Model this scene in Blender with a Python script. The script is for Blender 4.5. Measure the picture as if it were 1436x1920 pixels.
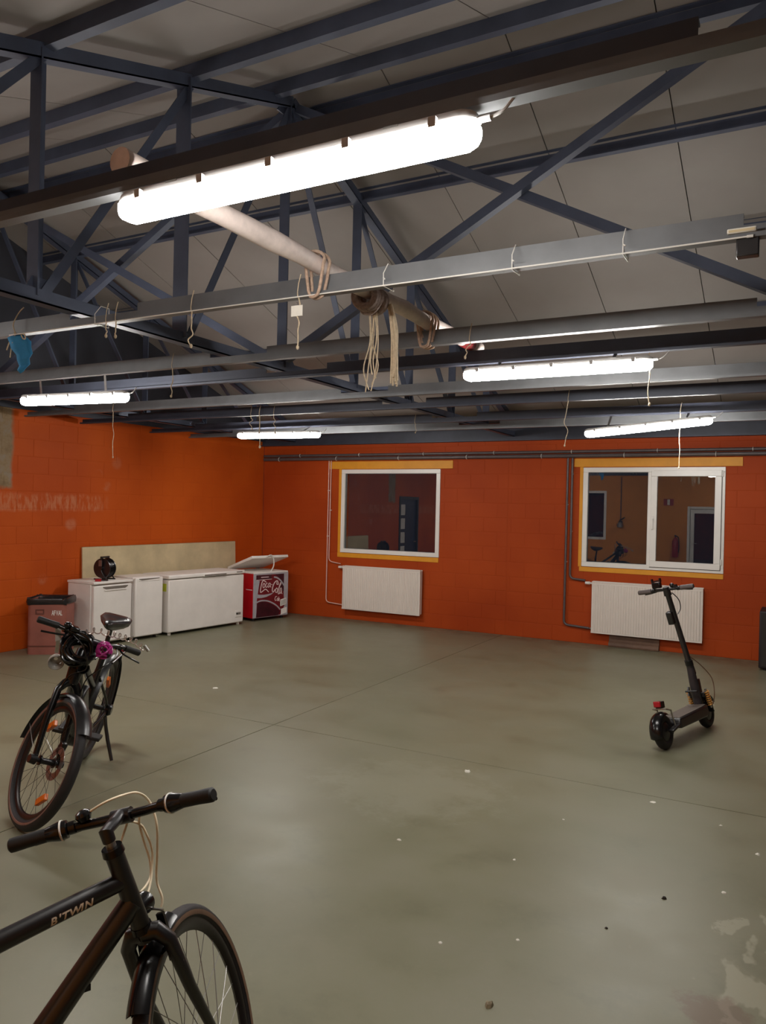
import bpy, math, random
from mathutils import Vector, Matrix
random.seed(7)
for o in list(bpy.data.objects): bpy.data.objects.remove(o)
scene = bpy.context.scene
COL = scene.collection
R_ = math.radians

# ------------------------------------------------------------------ camera, world, exposure
F_PX = 1448.4
EYE = Vector((0.0, 0.0, 1.70))
def look_basis(yaw, pitch, roll):
    cy, sy = math.cos(yaw), math.sin(yaw)
    f = Vector((-sy*math.cos(pitch), cy*math.cos(pitch), math.sin(pitch)))
    r = Vector((cy, sy, 0)); u = r.cross(f)
    c, s = math.cos(roll), math.sin(roll)
    return c*r + s*u, -s*r + c*u, f
cr, cu_, cf = look_basis(R_(28.3934), R_(-0.2936), R_(1.2727))
cam = bpy.data.cameras.new('camera'); cam_o = bpy.data.objects.new('camera', cam); COL.objects.link(cam_o)
cam.sensor_fit = 'VERTICAL'; cam.sensor_height = 24.0; cam.sensor_width = 24.0*1436/1920
cam.lens = 24.0*F_PX/1920; cam.clip_start = 0.02; cam.clip_end = 200
cam_o.matrix_world = Matrix(((cr.x, cu_.x, -cf.x, EYE.x), (cr.y, cu_.y, -cf.y, EYE.y), (cr.z, cu_.z, -cf.z, EYE.z), (0, 0, 0, 1)))
scene.camera = cam_o
world = bpy.data.worlds.new('night'); scene.world = world; world.use_nodes = True
world.node_tree.nodes['Background'].inputs[0].default_value = (0.010, 0.012, 0.018, 1)   # night outside
world.node_tree.nodes['Background'].inputs[1].default_value = 0.6
vs = scene.view_settings
vs.view_transform = 'Standard'; vs.look = 'None'; vs.gamma = 1.0; vs.use_curve_mapping = False
vs.exposure = 0.0
LAMP_STRENGTH = 90.0

# ------------------------------------------------------------------ materials
def lin(c):
    def g(x):
        x /= 255.0
        return x/12.92 if x <= 0.04045 else ((x+0.055)/1.055)**2.4
    return (g(c[0]), g(c[1]), g(c[2]), 1.0)
class NT:
    def __init__(s, name):
        s.m = bpy.data.materials.new(name); s.m.use_nodes = True
        s.t = s.m.node_tree; s.b = s.t.nodes['Principled BSDF']
    def n(s, typ, **kw):
        x = s.t.nodes.new(typ)
        for k, v in kw.items(): setattr(x, k, v)
        return x
    def link(s, a, b): s.t.links.new(a, b)
    def noise(s, scale, detail=4, rough=0.55, vec=None):
        x = s.n('ShaderNodeTexNoise'); x.inputs['Scale'].default_value = scale
        x.inputs['Detail'].default_value = detail; x.inputs['Roughness'].default_value = rough
        if vec is not None: s.link(vec, x.inputs['Vector'])
        return x
    def ramp(s, fac, stops):
        x = s.n('ShaderNodeValToRGB'); e = x.color_ramp.elements
        e[0].position, e[0].color = stops[0]; e[1].position, e[1].color = stops[-1]
        for p, c in stops[1:-1]:
            q = e.new(p); q.color = c
        s.link(fac, x.inputs[0]); return x
    def mix(s, fac, a, b, mode='MIX'):
        x = s.n('ShaderNodeMix', data_type='RGBA', blend_type=mode)
        for sock, v in ((x.inputs[0], fac), (x.inputs[6], a), (x.inputs[7], b)):
            if hasattr(v, 'links') or hasattr(v, 'is_linked'): s.link(v, sock)
            else: sock.default_value = v
        return x.outputs[2]
    def math(s, op, a, b=0.0, clamp=False):
        x = s.n('ShaderNodeMath', operation=op); x.use_clamp = clamp
        for i, v in enumerate((a, b)):
            if hasattr(v, 'is_linked'): s.link(v, x.inputs[i])
            else: x.inputs[i].default_value = v
        return x.outputs[0]
    def mapr(s, v, a, b, c=0.0, d=1.0, smooth=True):
        x = s.n('ShaderNodeMapRange'); x.interpolation_type = 'SMOOTHSTEP' if smooth else 'LINEAR'
        s.link(v, x.inputs[0])
        for i, q in enumerate((a, b, c, d)): x.inputs[i+1].default_value = q
        return x.outputs[0]
    def bump(s, h, strength, dist=0.01):
        x = s.n('ShaderNodeBump'); x.inputs['Strength'].default_value = strength; x.inputs['Distance'].default_value = dist
        s.link(h, x.inputs['Height']); s.link(x.outputs[0], s.b.inputs['Normal'])
    def pos(s):
        g = s.n('ShaderNodeNewGeometry'); sp = s.n('ShaderNodeSeparateXYZ'); s.link(g.outputs['Position'], sp.inputs[0])
        return g.outputs['Position'], sp.outputs
def pm(name, rgb, rough=0.5, metal=0.0, var=0.0, scale=6.0, bump=0.0, spec=None, coat=0.0):
    k = NT(name); c = lin(rgb)
    k.b.inputs['Roughness'].default_value = rough; k.b.inputs['Metallic'].default_value = metal
    if spec is not None: k.b.inputs['Specular IOR Level'].default_value = spec
    if coat: k.b.inputs['Coat Weight'].default_value = coat
    co = k.n('ShaderNodeTexCoord')
    nz = k.noise(scale, 5, 0.6, co.outputs['Object'])
    lo = tuple(x*(1-var) for x in c[:3])+(1,); hi = tuple(min(1, x*(1+var)) for x in c[:3])+(1,)
    rp = k.ramp(nz.outputs[0], [(0.3, lo), (0.7, hi)])
    k.link(rp.outputs[0], k.b.inputs['Base Color'])
    if bump: k.bump(nz.outputs[0], bump)
    return k.m
M = {}
M['black_metal'] = pm('black_metal', (16, 15, 17), 0.32, 0.0, 0.15, 20, spec=0.6)
M['black_matte'] = pm('black_matte', (20, 18, 20), 0.33, 0.0, 0.15, 20, spec=0.9)
M['black_gloss'] = pm('black_gloss', (15, 14, 15), 0.22, 0.0, 0.1, 20, spec=0.5)
M['rubber'] = pm('rubber', (30, 26, 27), 0.6, 0.0, 0.2, 40, 0.1)
M['grip_rubber'] = pm('grip_rubber', (22, 21, 21), 0.55, 0.0, 0.2, 60, 0.1)
M['grip_grey'] = pm('grip_grey', (92, 82, 80), 0.6, 0.0, 0.1, 40)
M['scooter_grey'] = pm('scooter_grey', (58, 52, 55), 0.4, 0.2, 0.1, 20)
M['deck_mat'] = pm('deck_mat', (98, 88, 80), 0.6, 0.0, 0.15, 50, 0.1)
M['alloy'] = pm('alloy', (190, 186, 180), 0.28, 0.9, 0.1, 20)
M['steel'] = pm('steel', (150, 148, 145), 0.35, 0.85, 0.1, 30)
M['rim_dark'] = pm('rim_dark', (40, 34, 33), 0.35, 0.5, 0.15, 20)
M['brown_stripe'] = pm('brown_stripe', (110, 82, 62), 0.6, 0.0, 0.15, 20)
M['white_plastic'] = pm('white_plastic', (225, 222, 215), 0.4, 0.0, 0.04, 10)
M['cable_cream'] = pm('cable_cream', (240, 224, 192), 0.45, 0.0, 0.1, 20)
M['gold'] = pm('gold', (226, 160, 78), 0.35, 0.5, 0.1, 20)
M['red_plastic'] = pm('red_plastic', (170, 22, 34), 0.3, 0.0, 0.1, 20)
M['orange_reflector'] = pm('orange_reflector', (226, 112, 22), 0.3, 0.0, 0.15, 60)
M['appliance'] = pm('appliance', (240, 234, 228), 0.42, 0.0, 0.06, 3, spec=0.4)
M['appliance_dark'] = pm('appliance_dark', (120, 112, 104), 0.5, 0.0, 0.1, 8)
M['dark_gap'] = pm('dark_gap', (46, 40, 36), 0.7, 0.0, 0.1, 10)
M['sticker_yellow'] = pm('sticker_yellow', (200, 208, 56), 0.5, 0.0, 0.15, 40)
M['coke_red'] = pm('coke_red', (196, 16, 30), 0.4, 0.0, 0.08, 6)
M['coke_dark'] = pm('coke_dark', (112, 12, 26), 0.4, 0.0, 0.25, 7)
M['coke_bottle'] = pm('coke_bottle', (62, 10, 26), 0.35, 0.0, 0.45, 9)
M['coke_silver'] = pm('coke_silver', (176, 172, 178), 0.45, 0.0, 0.12, 12)
M['coke_white'] = pm('coke_white', (236, 214, 212), 0.5, 0.0, 0.05, 12)
M['board'] = pm('board', (204, 186, 148), 0.7, 0.0, 0.16, 3.0, 0.06)
M['board_edge'] = pm('board_edge', (150, 122, 84), 0.7, 0.0, 0.15, 12)
M['bin_paint'] = pm('bin_paint', (150, 90, 78), 0.5, 0.0, 0.16, 5)
M['bin_edge'] = pm('bin_edge', (104, 58, 48), 0.5, 0.0, 0.2, 14)
M['bag'] = pm('bag', (34, 32, 34), 0.28, 0.0, 0.3, 25, 0.4)
M['white_letter'] = pm('white_letter', (236, 232, 226), 0.5, 0.0, 0.05, 40)
M['silver_letter'] = pm('silver_letter', (236, 224, 204), 0.4, 0.0, 0.06, 40)
M['blue_cloth'] = pm('blue_cloth', (52, 138, 190), 0.8, 0.0, 0.12, 12, 0.2)
M['purple_cable'] = pm('purple_cable', (176, 40, 132), 0.25, 0.0, 0.15, 30, coat=0.4)
M['clear_cable'] = pm('clear_cable', (196, 190, 186), 0.18, 0.5, 0.15, 30, coat=0.5)
M['strap'] = pm('strap', (176, 172, 164), 0.45, 0.3, 0.1, 30)
M['string'] = pm('string', (196, 178, 150), 0.85, 0.0, 0.2, 60)
M['rope'] = pm('rope', (178, 152, 132), 0.9, 0.0, 0.25, 60, 0.3)
M['log'] = pm('log', (222, 206, 198), 0.6, 0.0, 0.2, 9, 0.15)
M['log_red'] = pm('log_red', (150, 42, 44), 0.5, 0.0, 0.2, 14)
M['pvc'] = pm('pvc', (232, 228, 222), 0.32, 0.0, 0.03, 6)
M['seal'] = pm('seal', (70, 72, 74), 0.6, 0.0, 0.1, 20)
M['radiator'] = pm('radiator', (226, 216, 206), 0.38, 0.0, 0.03, 5)
M['pipe_white'] = pm('pipe_white', (222, 176, 160), 0.4, 0.0, 0.12, 9)
M['pipe_dark'] = pm('pipe_dark', (92, 82, 82), 0.42, 0.2, 0.15, 9)
M['yellow_paint'] = pm('yellow_paint', (222, 150, 28), 0.55, 0.0, 0.08, 5)
M['steel_dark'] = pm('steel_dark', (60, 64, 76), 0.5, 0.15, 0.2, 3)
M['truss_paint'] = pm('truss_paint', (80, 88, 108), 0.5, 0.1, 0.2, 3)
M['galv'] = pm('galv', (112, 114, 116), 0.45, 0.35, 0.16, 4)
M['gable'] = pm('gable', (66, 68, 78), 0.7, 0.0, 0.12, 2)
M['lamp_body'] = pm('lamp_body', (176, 174, 172), 0.5, 0.0, 0.05, 6)
M['plank'] = pm('plank', (104, 78, 62), 0.65, 0.0, 0.3, 6, 0.1)
M['speaker'] = pm('speaker', (34, 26, 28), 0.6, 0.0, 0.2, 12)
M['paper'] = pm('paper', (226, 222, 210), 0.8, 0.0, 0.05, 20)
M['pebble'] = pm('pebble', (140, 128, 104), 0.8, 0.0, 0.3, 40, 0.3)
M['dark_bit'] = pm('dark_bit', (44, 36, 28), 0.8, 0.0, 0.3, 40)
M['plain_wall'] = pm('plain_wall', (150, 147, 140), 0.7, 0.0, 0.08, 3)
M['front_paint'] = pm('front_paint', (206, 128, 40), 0.6, 0.0, 0.08, 3)
M['door_dark'] = pm('door_dark', (52, 58, 84), 0.5, 0.0, 0.1, 3)
M['extinguisher'] = pm('extinguisher', (150, 18, 22), 0.3, 0.0, 0.1, 8)
M['saddle'] = pm('saddle', (40, 37, 38), 0.25, 0.0, 0.1, 30, spec=0.7)
M['dust'] = pm('dust', (150, 132, 124), 0.95, 0.0, 0.3, 60, 0.4)

def glass_mat():
    k = NT('window_glass'); b = k.b
    b.inputs['Base Color'].default_value = (0.96, 0.97, 0.98, 1); b.inputs['Roughness'].default_value = 0.0
    b.inputs['Transmission Weight'].default_value = 1.0; b.inputs['IOR'].default_value = 1.9
    return k.m
M['glass'] = glass_mat()
def emit_mat():
    k = NT('lit_diffuser')
    k.b.inputs['Base Color'].default_value = (0.9, 0.9, 0.9, 1)
    k.b.inputs['Emission Color'].default_value = (1.0, 0.965, 0.92, 1)
    k.b.inputs['Emission Strength'].default_value = LAMP_STRENGTH
    return k.m
M['diffuser'] = emit_mat()

def wall_paint(name, rgb, left=False):
    k = NT(name); P, xyz = k.pos(); c = lin(rgb)
    big = k.noise(0.9, 3, 0.5, P); fine = k.noise(38, 4, 0.6, P); blot = k.noise(7, 5, 0.7, P)
    lo = (c[0]*0.86, c[1]*0.80, c[2]*0.80, 1); hi = (min(1, c[0]*1.10), c[1]*1.18, c[2]*1.25, 1)
    col = k.ramp(big.outputs[0], [(0.32, lo), (0.68, hi)]).outputs[0]
    oi = k.n('ShaderNodeObjectInfo')
    col = k.mix(k.math('MULTIPLY', oi.outputs['Random'], 0.10), col, (c[0]*0.75, c[1]*0.7, c[2]*0.7, 1))
    # pale scuff flecks where paint is chipped
    chip = k.mapr(blot.outputs[0], 0.70, 0.76)
    col = k.mix(k.math('MULTIPLY', chip, 0.25), col, (c[0]*1.05, c[1]*2.2, c[2]*5, 1))
    if left:
        X, Y, Z = xyz[0], xyz[1], xyz[2]
        st = k.n('ShaderNodeMapping'); st.inputs['Scale'].default_value = (1, 9, 2.2); st.inputs['Rotation'].default_value = (0.35, 0, 0); k.link(P, st.inputs[0])
        streak = k.noise(2.2, 4, 0.7, st.outputs[0])
        edge = k.noise(5.5, 3, 0.6, P)
        # smeared pale band rubbed into the paint
        zz = k.math('ADD', Z, k.math('MULTIPLY', k.math('SUBTRACT', edge.outputs[0], 0.5), 0.12))
        band = k.math('MULTIPLY', k.mapr(zz, 1.56, 1.62), k.mapr(zz, 1.80, 1.74))
        band = k.math('MULTIPLY', band, k.mapr(Y, 7.05, 6.75))
        band = k.math('MULTIPLY', band, k.mapr(streak.outputs[0], 0.40, 0.62))
        col = k.mix(k.math('MULTIPLY', band, 0.55), col, lin((206, 140, 104)))
        for (cy, cz, rad, amt) in ((6.42, 1.42, .10, .4), (6.95, 1.90, .08, .4), (6.83, 2.05, .07, .3), (7.1, 2.2, .10, .25), (6.05, .78, .08, .4)):
            d = k.math('SQRT', k.math('ADD', k.math('POWER', k.math('SUBTRACT', Y, cy), 2.0), k.math('POWER', k.math('SUBTRACT', Z, cz), 2.0)))
            sp = k.math('MULTIPLY', k.mapr(d, rad, rad*0.4), k.mapr(edge.outputs[0], 0.35, 0.6))
            col = k.mix(k.math('MULTIPLY', sp, amt), col, lin((200, 140, 110)))
        # unpainted block by the doorway
        yy = k.math('ADD', Y, k.math('MULTIPLY', k.math('SUBTRACT', edge.outputs[0], 0.5), 0.10))
        patch = k.math('MULTIPLY', k.math('MULTIPLY', k.mapr(yy, 5.66, 5.60), k.mapr(yy, 5.28, 5.34)), k.mapr(zz, 1.80, 1.86))
        bare = k.ramp(blot.outputs[0], [(0.3, lin((126, 104, 76))), (0.5, lin((150, 128, 98))), (0.7, lin((150, 138, 124)))])
        col = k.mix(patch, col, bare.outputs[0])
    k.link(col, k.b.inputs['Base Color'])
    k.b.inputs['Roughness'].default_value = 0.6; k.b.inputs['Specular IOR Level'].default_value = 0.18
    k.bump(fine.outputs[0], 0.25, 0.004)
    return k.m
ORANGE = (170, 66, 18)
M['orange_wall'] = wall_paint('orange_wall', ORANGE)
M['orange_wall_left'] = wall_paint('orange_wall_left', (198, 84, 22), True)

def floor_mat():
    k = NT('green_grey_concrete'); P, xyz = k.pos(); X, Y = xyz[0], xyz[1]
    a = k.noise(0.55, 4, 0.55, P); b = k.noise(2.6, 6, 0.65, P); f = k.noise(26, 5, 0.7, P); w = k.noise(5.0, 5, 0.75, P)
    base = k.ramp(a.outputs[0], [(0.30, lin((113, 111, 88))), (0.50, lin((124, 122, 99))), (0.72, lin((133, 130, 108)))]).outputs[0]
    base = k.mix(k.math('MULTIPLY', k.mapr(b.outputs[0], 0.42, 0.70), 0.35), base, lin((134, 130, 112)))
    base = k.mix(k.math('MULTIPLY', k.mapr(b.outputs[0], 0.48, 0.28), 0.30), base, lin((92, 90, 70)))
    base = k.mix(k.math('MULTIPLY', k.mapr(f.outputs[0], 0.60, 0.75), 0.18), base, lin((150, 145, 127)))
    vm = k.n('ShaderNodeMapping'); vm.inputs['Scale'].default_value = (1.6, 0.8, 1); k.link(P, vm.inputs[0]); vein = k.noise(5.5, 3, 0.5, vm.outputs[0])
    # worn pale patches and a rusty stain
    def blob(cx, cy, rx, ry, lo, hi, src=w):
        dx = k.math('DIVIDE', k.math('SUBTRACT', X, cx), rx); dy = k.math('DIVIDE', k.math('SUBTRACT', Y, cy), ry)
        d = k.math('SQRT', k.math('ADD', k.math('POWER', dx, 2.0), k.math('POWER', dy, 2.0)))
        d = k.math('ADD', d, k.math('MULTIPLY', k.math('SUBTRACT', src.outputs[0], 0.5), 2.6))
        return k.mapr(d, hi, lo)
    base = k.mix(k.math('MULTIPLY', k.math('MULTIPLY', blob(-0.10, 3.22, 0.22, 0.50, 0.75, 0.95), k.mapr(vein.outputs[0], 0.50, 0.56)), 0.8), base, lin((156, 152, 130)))
    base = k.mix(k.math('MULTIPLY', blob(-2.05, 4.25, 0.55, 0.45, 0.6, 1.2), 0.28), base, lin((154, 152, 134)))
    base = k.mix(k.math('MULTIPLY', blob(-0.22, 2.86, 0.12, 0.13, 0.6, 1.1), 0.5), base, lin((108, 76, 62)))
    # dirt along the wall foot
    dirt = k.math('MULTIPLY', k.mapr(Y, 9.55, 10.05), k.mapr(w.outputs[0], 0.40, 0.60))
    base = k.mix(k.math('MULTIPLY', dirt, 0.55), base, lin((84, 68, 48)))
    k.link(base, k.b.inputs['Base Color'])
    rr = k.mapr(b.outputs[0], 0.3, 0.7, 0.36, 0.45); k.link(rr, k.b.inputs['Roughness'])
    k.b.inputs['Specular IOR Level'].default_value = 0.30
    k.bump(f.outputs[0], 0.05, 0.004)
    return k.m
M['floor'] = floor_mat()
def ceiling_mat():
    k = NT('roof_panel_white'); P, xyz = k.pos()
    a = k.noise(1.1, 4, 0.6, P)
    base = k.ramp(a.outputs[0], [(0.3, lin((150, 144, 139))), (0.7, lin((162, 156, 151)))]).outputs[0]
    oi = k.n('ShaderNodeObjectInfo')
    base = k.mix(k.math('MULTIPLY', oi.outputs['Random'], 0.2), base, lin((146, 139, 132)))
    k.link(base, k.b.inputs['Base Color']); k.b.inputs['Roughness'].default_value = 0.6
    return k.m
M['ceiling'] = ceiling_mat()

# ------------------------------------------------------------------ mesh helpers
def vec(p): return Vector(p)
class MB:
    def __init__(s): s.v = []; s.f = []
    def add(s, vs_, fs):
        o = len(s.v); s.v += [Vector(p) for p in vs_]; s.f += [tuple(i+o for i in q) for q in fs]; return s
    def box(s, c, d, m=None):
        c = Vector(c); h = Vector(d)/2
        pts = [Vector((sx*h.x, sy*h.y, sz*h.z)) for sz in (-1, 1) for sy in (-1, 1) for sx in (-1, 1)]
        if m is not None: pts = [m @ p for p in pts]
        return s.add([c+p for p in pts], [(0,2,3,1),(4,5,7,6),(0,1,5,4),(2,6,7,3),(0,4,6,2),(1,3,7,5)])
    def rng(s, x0, x1, y0, y1, z0, z1):
        return s.box(((x0+x1)/2, (y0+y1)/2, (z0+z1)/2), (x1-x0, y1-y0, z1-z0))
    def frame(s, d, up=(0,0,1)):
        d = Vector(d).normalized(); up = Vector(up)
        if abs(d.dot(up)) > 0.98: up = Vector((1,0,0)) if abs(d.x) < 0.9 else Vector((0,1,0))
        a = d.cross(up).normalized(); b = a.cross(d).normalized(); return d, a, b
    def bar(s, p, q, w, h, up=(0,0,1)):
        p, q = Vector(p), Vector(q); d, a, b = s.frame(q-p, up)
        r = [p+a*sx*w/2+b*sy*h/2 for sx, sy in ((-1,-1),(1,-1),(1,1),(-1,1))]
        r += [x+(q-p) for x in r]
        return s.add(r, [(3,2,1,0),(4,5,6,7),(0,1,5,4),(1,2,6,5),(2,3,7,6),(3,0,4,7)])
    def angle(s, p, q, w, t=0.008, up=(0,0,1), flip=1):   # steel angle section
        p, q = Vector(p), Vector(q); d, a, b = s.frame(q-p, up); a = a*flip
        poly = [(0,0),(w,0),(w,t),(t,t),(t,w),(0,w)]
        r = [p+a*(x-w/2)+b*(y-w/2) for x, y in poly]; r += [x+(q-p) for x in r]; n = 6
        fs = [tuple(range(n-1,-1,-1)), tuple(range(n,2*n))]+[(i,(i+1)%n,(i+1)%n+n,i+n) for i in range(n)]
        return s.add(r, fs)
    def cyl(s, p, q, r0, r1=None, n=16, caps=True):
        r1 = r0 if r1 is None else r1
        return s.loft([(p, r0), (q, r1)], n, caps)
    def loft(s, rings, n=14, caps=True):
        P = [Vector(p) for p, _ in rings]; o = len(s.v); vs_ = []; up = None
        for i, (p, r) in enumerate(rings):
            if i == 0: t = P[1]-P[0]
            elif i == len(P)-1: t = P[-1]-P[-2]
            else: t = (P[i+1]-P[i]).normalized()+(P[i]-P[i-1]).normalized()
            t = t.normalized() if t.length > 1e-9 else Vector((0,0,1))
            if up is None:
                up = Vector((0,0,1)) if abs(t.z) < 0.9 else Vector((1,0,0))
            a = t.cross(up); a = a.normalized() if a.length > 1e-6 else Vector((1,0,0)); b = a.cross(t).normalized(); up = b
            for k in range(n):
                g = 2*math.pi*k/n; vs_.append(P[i]+(a*math.cos(g)+b*math.sin(g))*r)
        fs = []
        for i in range(len(P)-1):
            for k in range(n):
                fs.append((i*n+k, i*n+(k+1)%n, (i+1)*n+(k+1)%n, (i+1)*n+k))
        if caps: fs.append(tuple(range(n-1,-1,-1))); fs.append(tuple((len(P)-1)*n+k for k in range(n)))
        return s.add(vs_, fs)
    def tube(s, pts, r, n=10, caps=True): return s.loft([(p, r) for p in pts], n, caps)
    def torus(s, c, axis, R, r, N=48, n=10, a0=0.0, a1=2*math.pi, sq=1.0):
        c = Vector(c); d, a, b = s.frame(axis); full = abs(a1-a0-2*math.pi) < 1e-6
        K = N if full else N+1; vs_ = []
        for i in range(K):
            g = a0+(a1-a0)*i/N; e = a*math.cos(g)+b*math.sin(g)
            for k in range(n):
                h = 2*math.pi*k/n; vs_.append(c+e*(R+r*math.cos(h)*sq)+d*r*math.sin(h))
        fs = []
        for i in range(N):
            j = (i+1) % K
            for k in range(n): fs.append((i*n+k, j*n+k, j*n+(k+1)%n, i*n+(k+1)%n))
        return s.add(vs_, fs)
    def lathe(s, c, axis, prof, N=32, a0=0.0, a1=2*math.pi, closed=False):  # prof: (along axis, radius)
        c = Vector(c); d, a, b = s.frame(axis); full = abs(a1-a0-2*math.pi) < 1e-6
        K = N if full else N+1; m = len(prof); vs_ = []
        for i in range(K):
            g = a0+(a1-a0)*i/N; e = a*math.cos(g)+b*math.sin(g)
            for (x, r) in prof: vs_.append(c+d*x+e*r)
        fs = []
        for i in range(N):
            j = (i+1) % K
            for k in range(m if closed else m-1):
                fs.append((i*m+k, j*m+k, j*m+(k+1)%m, i*m+(k+1)%m))
        return s.add(vs_, fs)
    def sphere(s, c, r, N=14, n=8, sc=(1,1,1)):
        prof = []
        c = Vector(c); vs_ = []; fs = []
        for i in range(n+1):
            t = math.pi*i/n
            for k in range(N):
                g = 2*math.pi*k/N
                vs_.append(c+Vector((r*sc[0]*math.sin(t)*math.cos(g), r*sc[1]*math.sin(t)*math.sin(g), r*sc[2]*math.cos(t))))
        for i in range(n):
            for k in range(N): fs.append((i*N+k, (i+1)*N+k, (i+1)*N+(k+1)%N, i*N+(k+1)%N))
        return s.add(vs_, fs)
    def prism(s, poly, o, u, v, w):    # polygon in (u,v) plane at origin o, thickness vector w
        o, u, v, w = Vector(o), Vector(u), Vector(v), Vector(w); n = len(poly)
        r = [o+u*a+v*b for a, b in poly]; r += [x+w for x in r]
        return s.add(r, [tuple(range(n-1,-1,-1)), tuple(range(n,2*n))]+[(i,(i+1)%n,(i+1)%n+n,i+n) for i in range(n)])
    def xf(s, fn):
        s.v = [Vector(fn(p)) for p in s.v]; return s
    def build(s, name, mat, parent=None, smooth=False, bevel=0.0, seg=2):
        me = bpy.data.meshes.new(name)
        me.from_pydata([tuple(p) for p in s.v], [], s.f); me.validate(); me.update()
        import bmesh
        bm = bmesh.new(); bm.from_mesh(me); bmesh.ops.remove_doubles(bm, verts=bm.verts, dist=1e-6)
        bmesh.ops.recalc_face_normals(bm, faces=bm.faces); bm.to_mesh(me); bm.free()
        me.materials.append(M[mat] if isinstance(mat, str) else mat)
        if smooth:
            for p in me.polygons: p.use_smooth = True
            try: me.set_sharp_from_angle(angle=R_(38))
            except Exception: pass
        o = bpy.data.objects.new(name, me); COL.objects.link(o)
        if parent is not None: o.parent = parent
        if bevel:
            b = o.modifiers.new('edge', 'BEVEL'); b.width = bevel; b.segments = seg; b.limit_method = 'ANGLE'; b.angle_limit = R_(40)
            if not smooth:
                for p in me.polygons: p.use_smooth = True
                try: me.set_sharp_from_angle(angle=R_(38))
                except Exception: pass
        return o
def tag(o, label, cat, group=None):
    o['label'] = label; o['category'] = cat
    if group: o['group'] = group
    return o
def thing(name, label, cat, loc=(0,0,0), rotz=0.0, group=None, mat=None):
    o = bpy.data.objects.new(name, None); COL.objects.link(o); o.empty_display_size = 0.1
    if mat is not None: o.matrix_world = mat
    else: o.location = loc; o.rotation_euler = (0,0,rotz)
    return tag(o, label, cat, group)
def struct(o):
    o['kind'] = 'structure'; return o
def sempty(name, loc=(0,0,0), rotz=0.0):
    o = bpy.data.objects.new(name, None); COL.objects.link(o); o.empty_display_size = 0.1
    o.location = loc; o.rotation_euler = (0,0,rotz); return struct(o)
def smooth_path(pts, n=6):
    P = [Vector(p) for p in pts]; out = []
    for i in range(len(P)-1):
        p0 = P[max(0,i-1)]; p1 = P[i]; p2 = P[i+1]; p3 = P[min(len(P)-1,i+2)]
        for k in range(n):
            t = k/n
            out.append(0.5*((2*p1)+(p2-p0)*t+(2*p0-5*p1+4*p2-p3)*t*t+(3*p1-p0-3*p2+p3)*t**3))
    out.append(P[-1]); return out
def cut_rows(mb, y0, y1, n):      # slice flat lettering so that it can follow a curved tube
    import bmesh
    me = bpy.data.meshes.new('tmp'); me.from_pydata([tuple(p) for p in mb.v], [], mb.f); bm = bmesh.new(); bm.from_mesh(me)
    for k in range(n):
        bmesh.ops.bisect_plane(bm, geom=bm.verts[:]+bm.edges[:]+bm.faces[:], plane_co=(0, y0+(y1-y0)*k/(n-1), 0), plane_no=(0, 1, 0))
    bm.verts.index_update(); mb.v = [v.co.copy() for v in bm.verts]; mb.f = [tuple(v.index for v in f.verts) for f in bm.faces]
    bm.free(); bpy.data.meshes.remove(me); return mb
def text_mb(body, size, shear=0.0, offset=0.0):
    cu = bpy.data.curves.new('lettering', 'FONT'); cu.body = body; cu.size = size; cu.shear = shear; cu.offset = offset
    cu.align_x = 'LEFT'; cu.resolution_u = 3
    ob = bpy.data.objects.new('lettering_tmp', cu); COL.objects.link(ob)
    dg = bpy.context.evaluated_depsgraph_get(); me = bpy.data.meshes.new_from_object(ob.evaluated_get(dg))
    mb = MB(); mb.v = [v.co.copy() for v in me.vertices]; mb.f = [tuple(p.vertices) for p in me.polygons]
    bpy.data.objects.remove(ob); bpy.data.curves.remove(cu); bpy.data.meshes.remove(me)
    return mb

# ------------------------------------------------------------------ the room
YW, YF, XR = 10.098, -0.70, 3.60
LW_ANG = math.atan2(4.57, 0.107); LW_O = (-7.923, YF, 0.0)      # left wall runs a little out of square
ZTOP = 2.75
def lw(s, z, off=0.0):      # point on the left wall: s metres from the front corner, off metres into the room
    d = Vector((math.cos(LW_ANG), math.sin(LW_ANG), 0)); n = Vector((d.y, -d.x, 0))
    return Vector(LW_O)+d*s+n*off+Vector((0,0,z))

fl = struct(MB().rng(-8.3, 3.9, YF-0.2, YW+0.2, -0.30, -0.006).build('floor', 'dark_gap'))
for x0, x1 in ((-8.3, -3.56), (-3.56, 1.15), (1.15, 3.9)):
    for y0, y1 in ((YF-0.2, 4.88), (4.88, YW+0.2)):
        g = 0.003
        MB().rng(x0+g, x1-g, y0+g, y1-g, -0.08, 0.0).build('slab', 'floor', fl, bevel=0.0015, seg=1)

def rect_minus(r, holes):
    out = [r]
    for h in holes:
        nxt = []
        for a in out:
            x0, x1, z0, z1 = a; hx0, hx1, hz0, hz1 = h
            if hx0 >= x1 or hx1 <= x0 or hz0 >= z1 or hz1 <= z0: nxt.append(a); continue
            if z0 < hz0: nxt.append((x0, x1, z0, hz0))
            if z1 > hz1: nxt.append((x0, x1, hz1, z1))
            m0, m1 = max(z0, hz0), min(z1, hz1)
            if x0 < hx0: nxt.append((x0, hx0, m0, m1))
            if x1 > hx1: nxt.append((hx1, x1, m0, m1))
        out = nxt
    return out
def block_mb(w, h, mb=None, ox=0.0, oz=0.0):
    mb = mb or MB(); i = 0.004
    P = lambda a, y: [(ox+a, y, oz+a), (ox+w-a, y, oz+a), (ox+w-a, y, oz+h-a), (ox+a, y, oz+h-a)]
    return mb.add(P(0, .02)+P(0, .0012)+P(i, 0.0), [(0,1,5,4),(1,2,6,5),(2,3,7,6),(3,0,4,7),(4,5,9,8),(5,6,10,9),(6,7,11,10),(7,4,8,11),(8,9,10,11)])
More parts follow.
